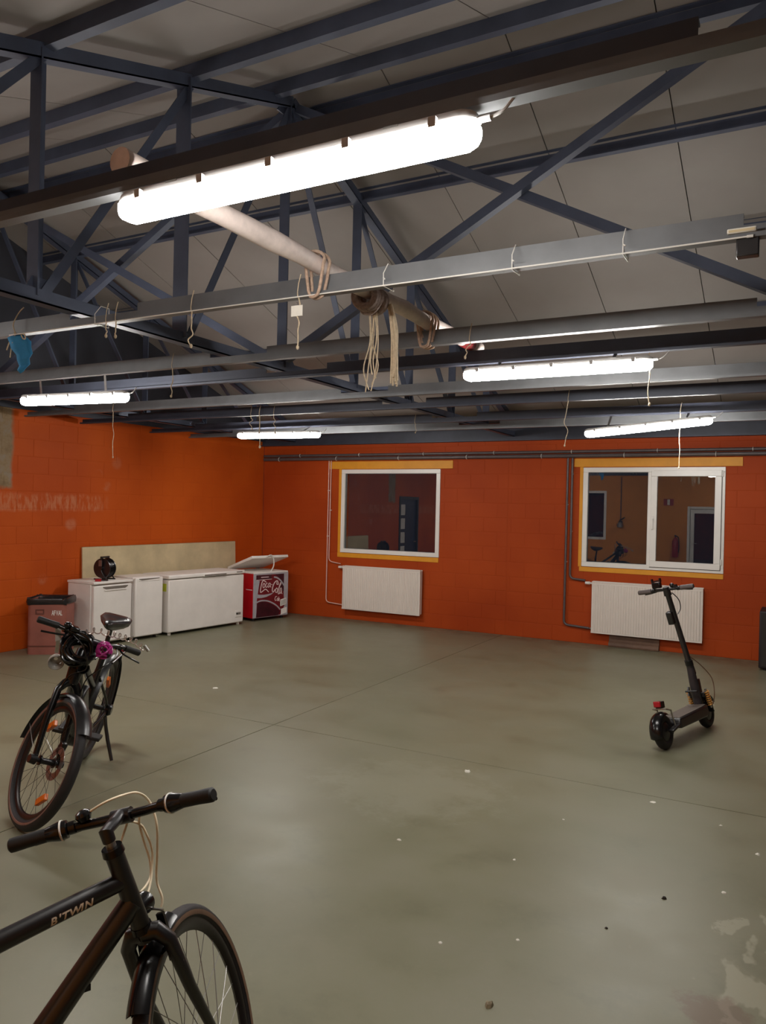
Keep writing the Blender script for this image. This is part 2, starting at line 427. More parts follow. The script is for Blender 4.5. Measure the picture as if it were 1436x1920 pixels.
def masonry(wall, length, height, holes, s0, s1, mat):
    BW, BH, G = 0.40, 0.20, 0.0042
    cache = {}; rest = MB(); rows = int(math.ceil(height/BH))
    for r in range(rows):
        z0 = r*BH; z1 = min(height, z0+BH); x = -(BW/2 if r % 2 else 0)
        while x < length:
            a, b = max(0, x), min(length, x+BW); x += BW
            if b-a < 0.03: continue
            for (p, q, u, v) in rect_minus((a, b, z0, z1), holes):
                w, h = q-p-G, v-u-G
                if w < 0.012 or h < 0.012: continue
                if a >= s0-0.01 and b <= s1+0.01:
                    key = (round(w, 3), round(h, 3))
                    if key not in cache:
                        ob = block_mb(w, h).build('block', mat); cache[key] = ob.data
                    else:
                        ob = bpy.data.objects.new('block', cache[key]); COL.objects.link(ob)
                    ob.parent = wall; ob.location = (p+G/2, -random.random()*0.0008, u+G/2)
                else: block_mb(w, h, rest, p+G/2, u+G/2)
    if rest.v:
        ob = rest.build('block_courses', mat, wall); ob['kind'] = 'stuff'
def backing(name, length, height, holes, mat, loc, rotz, thick=0.22):
    mb = MB()
    for (p, q, u, v) in rect_minus((0, length, 0, height), holes): mb.rng(p, q, 0.0028, thick, u, v)
    o = struct(mb.build(name, mat)); o.location = loc; o.rotation_euler = (0,0,rotz); return o

# back wall (its own x runs along world X from the left corner)
XB = -7.67
W1 = (-6.185, -4.535, 1.010, 2.275); W2 = (-2.500, -0.800, 1.000, 2.285)
hb = [(a-XB, b-XB, c, d) for a, b, c, d in (W1, W2)]
wb = backing('wall_back', XR-XB, 2.90, hb, 'orange_wall', (XB, YW, 0), 0.0)
masonry(wb, XR-XB, 2.66, hb+[(4.150, 4.159, 0, 2.7)], 0.0, 7.85, 'orange_wall')
# left wall with a doorway just outside the picture
hl = [(4.80, 5.80, 0.0, 1.97)]
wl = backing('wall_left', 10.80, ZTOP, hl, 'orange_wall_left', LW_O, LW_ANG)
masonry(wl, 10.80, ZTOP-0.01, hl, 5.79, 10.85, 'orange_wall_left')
RIDGE_Y, SLOPE, ZR = 4.78, 0.357, 4.86
def zroof(y): return ZR-SLOPE*abs(y-RIDGE_Y)
def gable(name, x_of, thick, mat='gable'):
    ys = (YF, RIDGE_Y, YW); mb = MB(); pts = []
    for dx in (0, thick):
        pts += [(x_of(YF)+dx, YF, ZTOP), (x_of(YW)+dx, YW, ZTOP), (x_of(YW)+dx, YW, zroof(YW)), (x_of(RIDGE_Y)+dx, RIDGE_Y, ZR), (x_of(YF)+dx, YF, zroof(YF))]
    mb.add(pts, [(0,1,2,3,4), (9,8,7,6,5)]+[(i,(i+1)%5,(i+1)%5+5,i+5) for i in range(5)])
    return struct(mb.build(name, mat))
gable('wall_gable_left', lambda y: -7.67-0.0234*(YW-y)+0.004, -0.18)
gable('wall_gable_right', lambda y: XR, 0.18)
# front wall behind the camera, yellow, with a window and a door
W3 = (-6.20, -4.56, 0.99, 2.29); D2 = (-2.52, -1.55, 0.0, 1.91)
wf = MB()
for (p, q, u, v) in rect_minus((-7.95, XR, 0, 2.92), [W3, D2]): wf.rng(p, q, YF-0.22, YF, u, v)
struct(wf.build('wall_front', 'front_paint'))
struct(MB().rng(XR, XR+0.22, YF, YW, 0, ZTOP).build('wall_right', 'plain_wall'))

# ceiling: insulated panels running down both slopes, a dark joint between each pair
def slope_box(x0, x1, ya, yb, t, mb, dz=0.0):
    za, zb = zroof(ya)+dz, zroof(yb)+dz
    return mb.add([(x0,ya,za),(x1,ya,za),(x1,yb,zb),(x0,yb,zb),(x0,ya,za+t),(x1,ya,za+t),(x1,yb,zb+t),(x0,yb,zb+t)],
                  [(3,2,1,0),(4,5,6,7),(0,1,5,4),(1,2,6,5),(2,3,7,6),(3,0,4,7)])
cb = MB(); slope_box(-8.2, 3.9, RIDGE_Y, YW+0.35, 0.05, cb, 0.03); slope_box(-8.2, 3.9, RIDGE_Y, YF-0.35, 0.05, cb, 0.03)
ceil = struct(cb.build('ceiling', 'seal'))
for k in range(-8, 6):
    xa = -0.85+0.93*k; xb = xa+0.93
    xa2, xb2 = max(xa, -8.1), min(xb, 3.8)
    if xb2-xa2 < 0.05: continue
    for ye in (YW+0.3, YF-0.3):
        mb = MB(); slope_box(xa2+0.004, xb2-0.004, RIDGE_Y+(0.004 if ye > RIDGE_Y else -0.004), ye, 0.03, mb); mb.build('panel', 'ceiling', ceil)

# painted lintels and sills round the windows
def trim(n, x0, x1, z0, z1, t=0.010, mat='yellow_paint'):
    return struct(MB().rng(x0, x1, YW-t, YW+0.01, z0, z1).build('trim_%d' % n, mat, bevel=0.002, seg=1))
trim(1, -6.42, -4.345, 2.282, 2.397); trim(2, -6.235, -4.540, 0.937, 1.004); trim(3, -6.235, -6.187, 1.004, 2.282, 0.006)
trim(4, -2.62, -0.615, 2.293, 2.402); trim(5, -2.53, -0.800, 0.934, 0.994); trim(6, -2.545, -2.502, 0.994, 2.293, 0.006)

# windows
def window(n, rect, y, inward, lights, handle_x=None):
    x0, x1, z0, z1 = rect; fw = 0.062; d = 0.07
    o = sempty('window_%d' % n, ((x0+x1)/2, y, z0))
    cx = (x0+x1)/2
    def b(name, a0, a1, c0, c1, y0, y1, mat='pvc', par=None, bev=0.004):
        ya, yb = sorted((inward*y0, inward*y1))
        return MB().rng(a0-cx, a1-cx, ya, yb, c0-z0, c1-z0).build(name, mat, par or o, bevel=bev)
    b('frame_rail', x0, x1, z0, z0+fw, -0.06, 0.012); b('frame_rail', x0, x1, z1-fw, z1, -0.06, 0.012)
    b('frame_stile', x0, x0+fw, z0+fw, z1-fw, -0.06, 0.012); b('frame_stile', x1-fw, x1, z0+fw, z1-fw, -0.06, 0.012)
    for kind, a0, a1 in lights:
        if kind == 'mullion': b('mullion', a0, a1, z0+fw, z1-fw, -0.06, 0.012)
        elif kind == 'fixed':
            p = b('pane', a0, a1, z0+fw, z1-fw, -0.034, -0.026, 'glass', bev=0)
            for q in ((a0, a1, z0+fw, z0+fw+.006), (a0, a1, z1-fw-.006, z1-fw), (a0, a0+.006, z0+fw, z1-fw), (a1-.006, a1, z0+fw, z1-fw)):
                b('gasket', *q, -0.026, -0.020, 'seal', p, 0)
        else:
            sw = 0.075; y0, y1 = -0.02, 0.034
            s = b('sash', a0, a1, z0+fw-.022, z0+fw-.022+sw, y0, y1)
            b('sash_rail', a0, a1, z1-fw+.022-sw, z1-fw+.022, y0, y1, par=s); b('sash_stile', a0, a0+sw, z0+fw-.022+sw, z1-fw+.022-sw, y0, y1, par=s)
            b('sash_stile', a1-sw, a1, z0+fw-.022+sw, z1-fw+.022-sw, y0, y1, par=s)
            p = b('pane', a0+sw, a1-sw, z0+fw-.022+sw, z1-fw+.022-sw, 0.0, 0.008, 'glass', bev=0)
            for q in ((a0-.004, a1+.004, z0+fw-.029, z0+fw-.023), (a1+.001, a1+.006, z0+fw-.02, z1-fw+.02)): b('sash_gap', *q, 0.010, 0.0135, 'seal', bev=0)
            hx = a0+0.03; hz = (z0+z1)/2-0.02
            h = b('handle', hx-.014, hx+.014, hz-.02, hz+.05, 0.034, 0.044); b('handle_lever', hx-.010, hx+.010, hz-.11, hz+.02, 0.058, 0.072, par=h)
            b('handle_neck', hx-.008, hx+.008, hz+.002, hz+.02, 0.044, 0.060, par=h)
            for zz in (z1-0.12, z0+0.10): b('hinge', a1+.002, a1+.018, zz, zz+.075, 0.012, 0.03)
    return o
window(1, W1, YW, -1, [('fixed', W1[0]+.062, W1[1]-.062)])
window(2, W2, YW, -1, [('fixed', W2[0]+.062, -1.690), ('mullion', -1.690, -1.628), ('sash', -1.650, -0.838)])
window(3, W3, YF, 1, [('fixed', W3[0]+.062, -5.41), ('mullion', -5.41, -5.35), ('fixed', -5.35, W3[1]-.062)])
# door in the left wall (seen only mirrored in the first window)
dm = Matrix.Translation(LW_O) @ Matrix.Rotation(LW_ANG, 4, 'Z')
d1 = sempty('door_1'); d1.matrix_world = dm
MB().rng(4.80, 4.86, -0.02, 0.12, 0, 1.97).build('jamb', 'seal', d1); MB().rng(5.74, 5.80, -0.02, 0.12, 0, 1.97).build('jamb', 'seal', d1)
MB().rng(4.86, 5.74, -0.02, 0.12, 1.90, 1.97).build('head', 'seal', d1)
lf = MB().rng(4.86, 5.74, 0.03, 0.075, 0.01, 1.90).build('leaf', 'door_dark', d1)
for i in range(4): MB().rng(5.44, 5.66, 0.024, 0.034, 0.62+.31*i, 0.86+.31*i).build('pane', 'appliance', lf)
MB().cyl((4.95,-0.03,.95),(4.95,0.03,.95),.012).bar((4.95,-0.03,.95),(5.07,-0.03,.95),.016,.016).build('handle', 'alloy', lf)
# door in the front wall
d2 = sempty('door_2', (0, YF, 0))
for a, b_ in ((-2.52, -2.46), (-1.61, -1.55)): MB().rng(a, b_, -0.10, 0.03, 0, 1.91).build('jamb', 'pvc', d2)
MB().rng(-2.46, -1.61, -0.10, 0.03, 1.85, 1.91).build('head', 'pvc', d2)
lf2 = MB().rng(-2.45, -2.36, -0.06, -0.01, 0.01, 1.84).rng(-1.71, -1.62, -0.06, -0.01, 0.01, 1.84).rng(-2.36, -1.71, -0.06, -0.01, 0.01, 0.16).rng(-2.36, -1.71, -0.06, -0.01, 1.74, 1.84).build('leaf', 'pvc', d2)
MB().rng(-2.36, -1.71, -0.04, -0.03, 0.16, 1.74).build('pane', 'glass', lf2)
MB().cyl((-2.41,-0.01,.98),(-2.41,0.05,.98),.011).bar((-2.41,.05,.98),(-2.29,.05,.98),.018,.018).build('handle', 'alloy', lf2)

# ------------------------------------------------------------------ roof steel
NODE = 1.07
def ztop(k): return 4.74-0.375*abs(k)
ZB = 2.74
def truss(X, label):
    t = thing('roof_truss', label, 'truss', (X, RIDGE_Y, ZB-0.035), 0, 'steel roof trusses')
    L = lambda y, z: (0, y-RIDGE_Y, z-(ZB-0.035))
    ya, yb = YF+0.02, YW-0.02
    MB().angle(L(ya, ZB), L(yb, ZB), .070, .010).angle(L(ya, ZB), L(yb, ZB), .070, .010, flip=-1).build('bottom_chord', 'truss_paint', t)
    for s, ye in ((1, yb), (-1, ya)):
        ze = ztop((ye-RIDGE_Y)/NODE)
        MB().angle(L(RIDGE_Y, 4.74), L(ye, ze), .078, .010).angle(L(RIDGE_Y, 4.74), L(ye, ze), .078, .010, flip=-1).build('top_chord', 'truss_paint', t)
    for k in range(-4, 5):
        y = RIDGE_Y+NODE*k; w = .115 if k == -1 else .085
        MB().angle(L(y, ZB), L(y, ztop(k)), w, .010, up=(1,0,0)).build('post', 'truss_paint', t)
        if k:
            s = 1 if k > 0 else -1; y0 = RIDGE_Y+NODE*(k-s)
            MB().angle(L(y0, ztop(k-s)), L(y, ZB), .052, .008).build('diagonal', 'truss_paint', t)
    for k in (0, -2, 2):
        y = RIDGE_Y+NODE*k; w = .17 if k == 0 else .11
        p = [(-w, 0), (w, 0), (w*.45, .12), (-w*.45, .12)]
        MB().prism(p, Vector(L(y, ZB-0.02))+Vector((-.006,0,0)), (0,1,0), (0,0,1), (.012,0,0)).build('gusset', 'truss_paint', t)
    if True:
        y = RIDGE_Y
        MB().prism([(-.16,-.10),(.16,-.10),(.05,.05),(-.05,.05)], Vector(L(y, 4.72))+Vector((-.006,0,0)), (0,1,0), (0,0,1), (.012,0,0)).build('gusset', 'truss_paint', t)
    return t
XT = (-7.05, -3.46, 0.12)
truss(XT[0], 'dark steel roof truss closest to the left gable wall')
truss(XT[1], 'dark steel roof truss running through the middle of the ceiling to the back wall')
truss(XT[2], 'dark steel roof truss overhead at the right edge of the ceiling')
def brace(a, b, label):
    p, q = Vector(a), Vector(b); o = (p+q)/2
    return tag_at(MB().angle(p-o, q-o, .062, .008, up=(0,1,0)).build('cross_brace', 'truss_paint'), o, label, 'brace', 'cross braces under the ridge')
def tag_at(o, loc, label, cat, group=None):
    o.location = loc; return tag(o, label, cat, group)
yb_ = RIDGE_Y
brace((XT[1]+.05, yb_-.045, 2.80), (XT[2]-.05, yb_-.045, 4.66), 'thin steel brace rising to the upper right above the second joist')
brace((XT[1]+.05, yb_+.045, 4.70), (XT[2]-.05, yb_+.045, 2.84), 'thin steel brace falling to the right edge from behind the big lamp')
brace((XT[0]+.05, yb_-.045, 4.66), (XT[1]-.05, yb_-.045, 2.80), 'thin steel brace falling rightward from the left truss top to the middle truss foot')
brace((XT[0]+.05, yb_+.045, 2.84), (XT[1]-.05, yb_+.045, 4.70), 'thin steel brace rising from the left truss foot to the ridge behind the big lamp')

PUR = [(1.57,'purlin over the camera end of the roof'), (2.64,'purlin second from the front eave'), (3.71,'purlin just in front of the ridge pair'),
       (4.56,'front one of the two purlins side by side at the ridge'), (4.99,'rear one of the two purlins side by side at the ridge'),
       (5.85,'purlin first behind the ridge, crossing above the thin braces'), (6.92,'purlin second behind the ridge'), (7.99,'purlin third behind the ridge'), (9.06,'purlin nearest the back wall under the roof')]
for y, lb in PUR:
    z = ztop((y-RIDGE_Y)/NODE)+0.066; mb = MB(); x0, x1 = -7.70, 3.56
    sg = 1 if y > RIDGE_Y else -1
    p = [(-.028,-.054),(.028,-.054),(.028,-.046),(-.020,-.046),(-.020,.046),(.028,.046),(.028,.054),(-.028,.054)]
    mb.prism([(a*-sg, b) for a, b in p], (x0, 0, 0), (0,1,0), (0,0,1), (x1-x0, 0, 0))
    tag_at(mb.build('roof_purlin', 'truss_paint'), (0, y, z), 'long dark steel '+lb, 'purlin', 'roof purlins')

JOI = [(0.54,'steel_dark','joist right over the camera'), (1.707,'galv','joist that carries the big near lamp'), (2.90,'galv','joist with the blue mask tied to its left end'),
       (4.05,'galv','joist next behind the one with the blue mask, across the pole end'), (4.68,'steel_dark','joist right above the right middle lamp'),
       (5.75,'galv','joist first behind the right middle lamp'), (6.51,'steel_dark','joist second behind the right middle lamp'), (7.65,'steel_dark','joist right above the two far lamps'),
       (8.40,'galv','joist nearest the back wall')]
ZJ0 = 2.639
for i, (y, m, lb) in enumerate(JOI):      # hung under the trusses' bottom chords
    t = thing('ceiling_joist', 'cold-rolled steel '+lb, 'joist', (0, y, ZJ0), 0, 'steel ceiling joists')
    c = [(0,0),(.044,0),(.044,.016),(.040,.016),(.040,.004),(.004,.004),(.004,.056),(0,.056)]
    MB().prism([(-a+.01, b) for a, b in c], (-7.70, 0, 0), (0,1,0), (0,0,1), (11.27, 0, 0)).build('lower_rail', m, t)
    jt = random.uniform(-.10, .10)
    for a, b_ in ((-6.94, -3.56), (-3.0+jt, -0.18+jt*.3), (0.26, 3.50)):
        u = [(.011,.009),(.015,.009),(.015,.094),(.046,.094),(.046,.098),(.011,.098)]
        MB().prism(u, (a, 0, 0), (0,1,0), (0,0,1), (b_-a, 0, 0)).build('upper_rail', 'steel_dark' if m == 'steel_dark' or i == 1 else m, t)
eb = thing('eave_beam', 'dark steel beam along the top of the back wall', 'beam', (0, YW-0.06, 2.65))
MB().rng(-7.66, 3.58, -.05, .05, 0, .012).build('lower_flange', 'steel_dark', eb); MB().rng(-7.66, 3.58, -.006, .006, .012, .19).build('web', 'steel_dark', eb)
MB().rng(-7.66, 3.58, -.05, .05, .19, .205).build('upper_flange', 'steel_dark', eb)
wp = thing('wall_plate', 'dark steel plate capping the orange left wall', 'beam', lw(0, ZTOP, 0), 0)
wp.rotation_euler = (0,0,LW_ANG)
MB().rng(0.02, 10.74, -.06, .10, 0.0, .05).build('plate', 'steel_dark', wp); MB().rng(0.02, 10.74, -.07, -.06, -.03, .06).build('lip', 'steel_dark', wp)

# ------------------------------------------------------------------ lamps
def lamp(a, b, label, yj):
    a, b = Vector(a), Vector(b); d = b-a; L = d.length
    q = d.to_track_quat('X', 'Z').to_matrix().to_4x4()
    t = thing('batten_lamp', label, 'lamp', mat=Matrix.Translation((a+b)/2) @ q, group='lit ceiling batten lamps')
    h = L/2
    def shell(prof, e0, e1):     # rounded-end trough: profile in (y,z), ends drawn in
        mb = MB(); n = len(prof); rings = [(-h, .55), (-h+.012, .82), (-h+.035, 1.0), (h-.035, 1.0), (h-.012, .82), (h, .55)]
        v = []
        for x, s in rings: v += [(x, y*s, e0+(z-e0)*s) for y, z in prof]
        f = [tuple(range(n-1,-1,-1)), tuple((len(rings)-1)*n+i for i in range(n))]
        for r in range(len(rings)-1): f += [(r*n+i, r*n+(i+1)%n, (r+1)*n+(i+1)%n, (r+1)*n+i) for i in range(n)]
        return mb.add(v, f)
    w = .043
    shell([(-w*.70, .020), (-w*.95, .008), (-w*.98, -.014), (-w*.80, -.034), (-w*.45, -.042), (w*.45, -.042), (w*.80, -.034), (w*.98, -.014), (w*.95, .008), (w*.70, .020)], .0, 0).build('diffuser', 'diffuser', t, True)
    shell([(-w*.76, .018), (w*.76, .018), (w*.76, .026), (w*.6, .042), (-w*.6, .042), (-w*.76, .026)], .018, 0).build('housing', 'lamp_body', t, True)
    for k in range(5):
        x = -h+.10+(L-.20)*k/4
        for s in (-1, 1):
            MB().rng(x-.010, x+.010, s*w*.86-.008, s*w*.86+.008, .006, .030).build('clip', 'lamp_body', t)
    for x in (-h*.62, h*.62):
        mi = (Matrix.Translation((a+b)/2) @ q).inverted(); wx = ((a+b)/2+d.normalized()*x).x
        e = mi @ Vector((wx, yj-.012, ZJ0+.003))
        MB().bar((x, 0, .038), e, .020, .004, up=(0,1,0)).rng(x-.02, x+.02, -.03, .03, .036, .041).build('hanger', 'steel', t)
    MB().cyl((h-.002, 0, .02), (h+.03, 0, .02), .008).tube(smooth_path([(h+.03,0,.02),(h+.06,0,.03),(h+.09,.0,.06)]), .004, 6).build('cable_gland', 'lamp_body', t, True)
    return t
lamp((-1.826, 1.682, 2.585), (-0.679, 1.682, 2.588), 'big bright lamp nearest the camera, hung under the first joist', 1.707)
lamp((-1.918, 4.610, 2.566), (-0.764, 4.610, 2.564), 'lit lamp at middle right, below the red end of the pole', 4.68)
lamp((-5.476, 4.050, 2.494), (-4.325, 4.050, 2.471), 'lit lamp at far left, below the blue mask', 4.05)
lamp((-6.096, 7.500, 2.555), (-4.911, 7.500, 2.538), 'small far lamp by the back corner above the freezers', 7.65)
lamp((-1.850, 7.500, 2.464), (-0.716, 7.500, 2.559), 'tilted far lamp above the two-light window', 7.65)
lamp((-6.250, 1.682, 2.560), (-5.100, 1.682, 2.560), 'added fill lamp over the left front of the room, outside the picture', 1.707)  # added unseen lamp that brightens the freezers and the left side

# ------------------------------------------------------------------ conduits, pipes, radiators on the back wall
for z, r, lb in ((2.492, .020, 'upper dark conduit pipe running along the top of the back wall'), (2.438, .026, 'lower dark conduit pipe running along the top of the back wall')):
    t = thing('conduit_pipe', lb, 'pipe', (0, YW-.048, z), 0, 'conduits on the back wall')
    MB().cyl((-7.63,0,0), (3.56,0,0), r, n=12).build('pipe', 'pipe_dark', t, True)
    for x in [-7.33+1.07*i+(.4 if z > 2.46 else 0) for i in range(10)]:
        MB().torus((x,0,0), (1,0,0), r+.003, .004, 16, 6).bar((x,0,0), (x,.044,0), .012, .012).build('clip', 'white_plastic', t, True)
def bent(pts, r, mat, name, label, cat='pipe', group=None, o=None, clips=()):
    P = [Vector(p) for p in pts]; o = Vector(o or P[0]); out = [P[0]]
    for i in range(1, len(P)-1):     # rounded corners
        a, b, c = P[i-1], P[i], P[i+1]; R = min(.06, (a-b).length*.45, (c-b).length*.45)
        p, q = b+(a-b).normalized()*R, b+(c-b).normalized()*R
        for k in range(6):
            t = k/5; out.append(p*(1-t)**2+b*2*t*(1-t)+q*t*t)
    out.append(P[-1])
    t = thing(name, label, cat, o, 0, group)
    MB().tube([p-o for p in out], r, 10).build('pipe', mat, t, True)
    for c in clips:
        MB().box(Vector(c)-o+Vector((0,.012,0)), (.026,.03,.014)).build('clip', 'white_plastic', t)
    return t
yp = YW-.028
bent([(-6.405,yp,2.408),(-6.408,yp,.235),(-6.115,yp,.213)], .0085, 'pipe_white', 'heating_pipe', 'pale thin pipe dropping left of the single window to the foot of its radiator', clips=[(-6.405,yp,1.95),(-6.405,yp,1.25)])
bent([(-6.366,yp,2.408),(-6.372,yp,.865),(-6.16,yp,.835)], .0085, 'pipe_white', 'heating_pipe', 'pale thin pipe left of the single window ending at its radiator valve', clips=[(-6.366,yp,1.65)])
bent([(-2.700,yp,2.408),(-2.706,yp,.225),(-2.375,yp,.205)], .0150, 'pipe_dark', 'heating_pipe', 'dark pipe dropping left of the two-light window to the foot of its radiator', clips=[(-2.700,yp,1.80),(-2.70,yp,1.05)])
bent([(-2.640,yp,2.408),(-2.640,yp,.835),(-2.44,yp,.820)], .0150, 'pipe_dark', 'heating_pipe', 'dark pipe left of the two-light window ending at its radiator valve', clips=[(-2.640,yp,2.20),(-2.64,yp,1.45)])
def radiator(x0, x1, z0, z1, label):
    t = thing('radiator', label, 'radiator', ((x0+x1)/2, YW, z0), 0, 'panel radiators under the windows')
    w = (x1-x0); h = z1-z0; n = int(round(w/.0335)); pitch = (w-.05)/n
    mb = MB(); yf = -.105
    prof = []
    for i in range(n):
        a = -w/2+.025+i*pitch
        prof += [(a, 0), (a+pitch*.30, -.007), (a+pitch*.70, -.007), (a+pitch*.96, 0)]
    prof = [(-w/2, .003)]+prof+[(w/2, .003)]
    z_a, z_b = .022, h-.040; v = []; f = []
    for i, (x, y) in enumerate(prof): v += [(x, yf+y, z_a), (x, yf+y, z_b)]
    for i in range(len(prof)-1): f.append((2*i, 2*i+2, 2*i+3, 2*i+1))
    mb.add(v, f); mb.rng(-w/2, w/2, yf+.003, yf+.016, 0, h-.02)
    mb.rng(-w/2, w/2, yf-.006, yf+.003, 0, .020).rng(-w/2, w/2, yf-.006, yf+.003, h-.042, h-.018)
    mb.build('front_panel', 'radiator', t)
    MB().rng(-w/2+.01, w/2-.01, -.038, -.025, .01, h-.03).build('back_panel', 'radiator', t)
    for s in (-1, 1): MB().rng(s*(w/2-.003)-.003, s*(w/2-.003)+.003, yf+.018, -.030, .02, h-.012).build('side_cover', 'radiator', t)
    g = MB().rng(-w/2, w/2, yf, yf+.010, h-.016, h).rng(-w/2, w/2, -.036, -.026, h-.016, h)
    for i in range(30):
        x = -w/2+.02+(w-.04)*i/29; g.rng(x-.004, x+.004, yf+.008, -.03, h-.010, h-.002)
    g.build('top_grille', 'radiator', t)
    for x in (-w/2+.18, w/2-.18): MB().rng(x-.015, x+.015, -.030, -.001, .10, h-.10).build('wall_bracket', 'radiator', t)
    v = MB().cyl((-w/2-.01,-.06,h-.03), (-w/2-.035,-.06,h-.03), .012, n=12).cyl((-w/2-.035,-.06,h-.03), (-w/2-.095,-.06,h-.03), .021, .018, n=16)
    v.tube([(-w/2-.05,-.028,h-.03),(-w/2-.035,-.06,h-.03)], .010, 8).build('valve', 'white_plastic', t, True)
    MB().cyl((-w/2+.02,-.055,.045), (-w/2-.03,-.035,.045), .011, n=10).build('return_valve', 'steel', t, True)
radiator(-6.075, -4.775, .165, .818, 'white panel radiator under the single-pane window')
radiator(-2.335, -1.010, .160, .822, 'white panel radiator behind the scooter handlebar')
pk = thing('skirting_plank', 'short brown plank lying at the wall foot under the right radiator', 'plank', (-1.812, YW-.03, 0))
MB().rng(-.305, .305, -.012, .026, .002, .140).build('board', 'plank', pk, bevel=.004)
MB().prism([(0,0),(-.035,0),(-.040,.02),(-.034,.045),(-.018,.060),(0,.064)], (-.305,-.012,.002), (0,1,0), (0,0,1), (.61,0,0)).build('moulding', 'plank', pk)
sp = thing('loudspeaker', 'black loudspeaker box on the floor at the right edge by the back wall', 'speaker', (-.11, 9.73, 0))
MB().rng(-.265, .265, -.245, .25, .025, .655).build('cabinet', 'speaker', sp, bevel=.012)
MB().rng(-.235, .235, -.252, -.244, .05, .63).build('grille', 'black_matte', sp)
for a in (-.2, .2):
    for b in (-.18, .18): MB().cyl((a,b,0), (a,b,.028), .025, n=12).build('foot', 'rubber', sp)
sq = thing('case', 'small dark case standing on top of the black loudspeaker', 'case', (-.02, 9.86, .655))
MB().rng(-.20, .20, -.10, .10, 0, .22).build('shell', 'speaker', sq, bevel=.01); MB().rng(-.206, .206, -.106, .106, .10, .115).build('seam_band', 'seal', sq)
MB().tube(smooth_path([(-.06,0,.22),(-.05,0,.25),(.05,0,.25),(.06,0,.22)]), .008, 8).build('handle', 'rubber', sq, True)

# ------------------------------------------------------------------ along the left wall
def along(y0, x0, y1, x1):   # frame for an appliance whose front foot runs from (x0,y0) to (x1,y1)
    a = math.atan2(y1-y0, x1-x0); return Matrix.Translation((x0, y0, 0)) @ Matrix.Rotation(a, 4, 'Z'), math.hypot(x1-x0, y1-y0)
# local x along the front (away from camera), local y into the wall, z up
m, L = along(6.29, -7.205, 6.855, -7.185)
t = thing('undercounter_fridge', 'white undercounter fridge beside the bin with the cable reel on top', 'fridge', mat=m)
MB().rng(0, L, .035, .44, .03, .735).build('body', 'appliance', t, bevel=.008)
d = MB().rng(.006, L-.006, -.02, .030, .05, .715).build('door', 'appliance', t, bevel=.010)
MB().prism([(.13,.690),(.17,.668),(L-.11,.668),(L-.07,.690),(L-.07,.700),(.13,.700)], (0,-.026,0), (1,0,0), (0,0,1), (0,.012,0)).build('handle_recess', 'appliance_dark', d)
MB().rng(.15, L-.09, -.030, -.020, .650, .666).build('handle_lip', 'appliance', d, bevel=.003)
MB().rng(-.008, L+.004, -.026, .445, .735, .765).build('worktop', 'appliance', t, bevel=.006)
for a in (.05, L-.05):
    for b in (.06, .40): MB().cyl((a,b,0), (a,b,.035), .02, n=10).build('foot', 'rubber', t)
m, L = along(6.90, -7.165, 7.315, -7.118)
t = thing('fridge', 'narrow white fridge between the undercounter fridge and the long chest freezer', 'fridge', mat=m)
MB().rng(0, L, .045, .45, .03, .775).build('body', 'appliance', t, bevel=.008)
d = MB().rng(.0, L, -.012, .040, .045, .770).build('door', 'appliance', t, bevel=.012)
MB().prism([(.05,.752),(.09,.738),(.19,.744),(L-.06,.752),(L-.06,.760),(.05,.760)], (0,-.016,0), (1,0,0), (0,0,1), (0,.010,0)).build('handle_recess', 'appliance_dark', d)
MB().rng(.05, L-.05, -.016, -.008, .728, .738).build('handle_lip', 'appliance', d, bevel=.003)
for a in (.05, L-.05):
    for b in (.08, .40): MB().cyl((a,b,0), (a,b,.035), .02, n=10).build('foot', 'rubber', t)
m, L = along(7.40, -7.090, 8.755, -6.962)
t = thing('chest_freezer', 'long white chest freezer with a yellow sticker, left of the red cooler', 'freezer', mat=m)
MB().rng(0, L, 0, .51, .035, .715).build('body', 'appliance', t, bevel=.014)
ld = MB().rng(-.008, L+.004, -.014, .515, .724, .775).build('lid', 'appliance', t, bevel=.012)
MB().rng(.57, 1.00, -.030, -.010, .728, .762).build('handle', 'appliance', ld, bevel=.004); MB().rng(.585, .985, -.0315, -.028, .734, .752).build('handle_slot', 'appliance_dark', ld)
MB().rng(1.20, 1.31, -.017, -.012, .748, .760).build('maker_plate', 'appliance_dark', ld)
MB().rng(-.002, .0005, .045, .115, .565, .665).build('sticker', 'sticker_yellow', t)
g = MB().rng(1.195, 1.315, -.006, .002, .115, .205).build('control_panel', 'appliance', t, bevel=.003)
MB().rng(1.215, 1.300, -.009, -.005, .150, .180).build('thermostat', 'appliance_dark', g); MB().cyl((1.225,-.005,.165),(1.225,-.016,.165), .012, n=12).build('knob', 'dark_gap', g)
for a in (.06, L-.06):
    for b in (.05, .48): MB().cyl((a,b,0), (a,b,.038), .022, n=10).build('foot', 'appliance', t)

# red drinks cooler with raised lid
m, L = along(9.000, -6.985, 9.660, -6.845)
t = thing('drinks_cooler', 'red and white cola chest cooler with its lid propped open', 'cooler', mat=m)
Hc = .70
MB().rng(0, L, .0, .56, .045, Hc).build('body', 'coke_red', t, bevel=.006)
MB().rng(.0, L, -.006, .57, Hc-.004, Hc+.018).build('rim', 'appliance', t, bevel=.004)
fp = MB().rng(.0, L, -.010, -.001, .05, Hc-.004).build('front_panel', 'coke_silver', t)
def P(u, v): return (u*L, v*(Hc-.054)+.05)
def flat(poly, y, th, mat, name, par):
    return MB().prism([P(*q) for q in poly], (0, y, 0), (1,0,0), (0,0,1), (0, th, 0)).build(name, mat, par)
flat([(.09,.02),(.78,.02),(.90,.22),(.86,.60),(.87,.97),(.07,.97),(.07,.86),(.17,.84),(.12,.55),(.10,.42)], -.0125, .003, 'coke_dark', 'picture', fp)
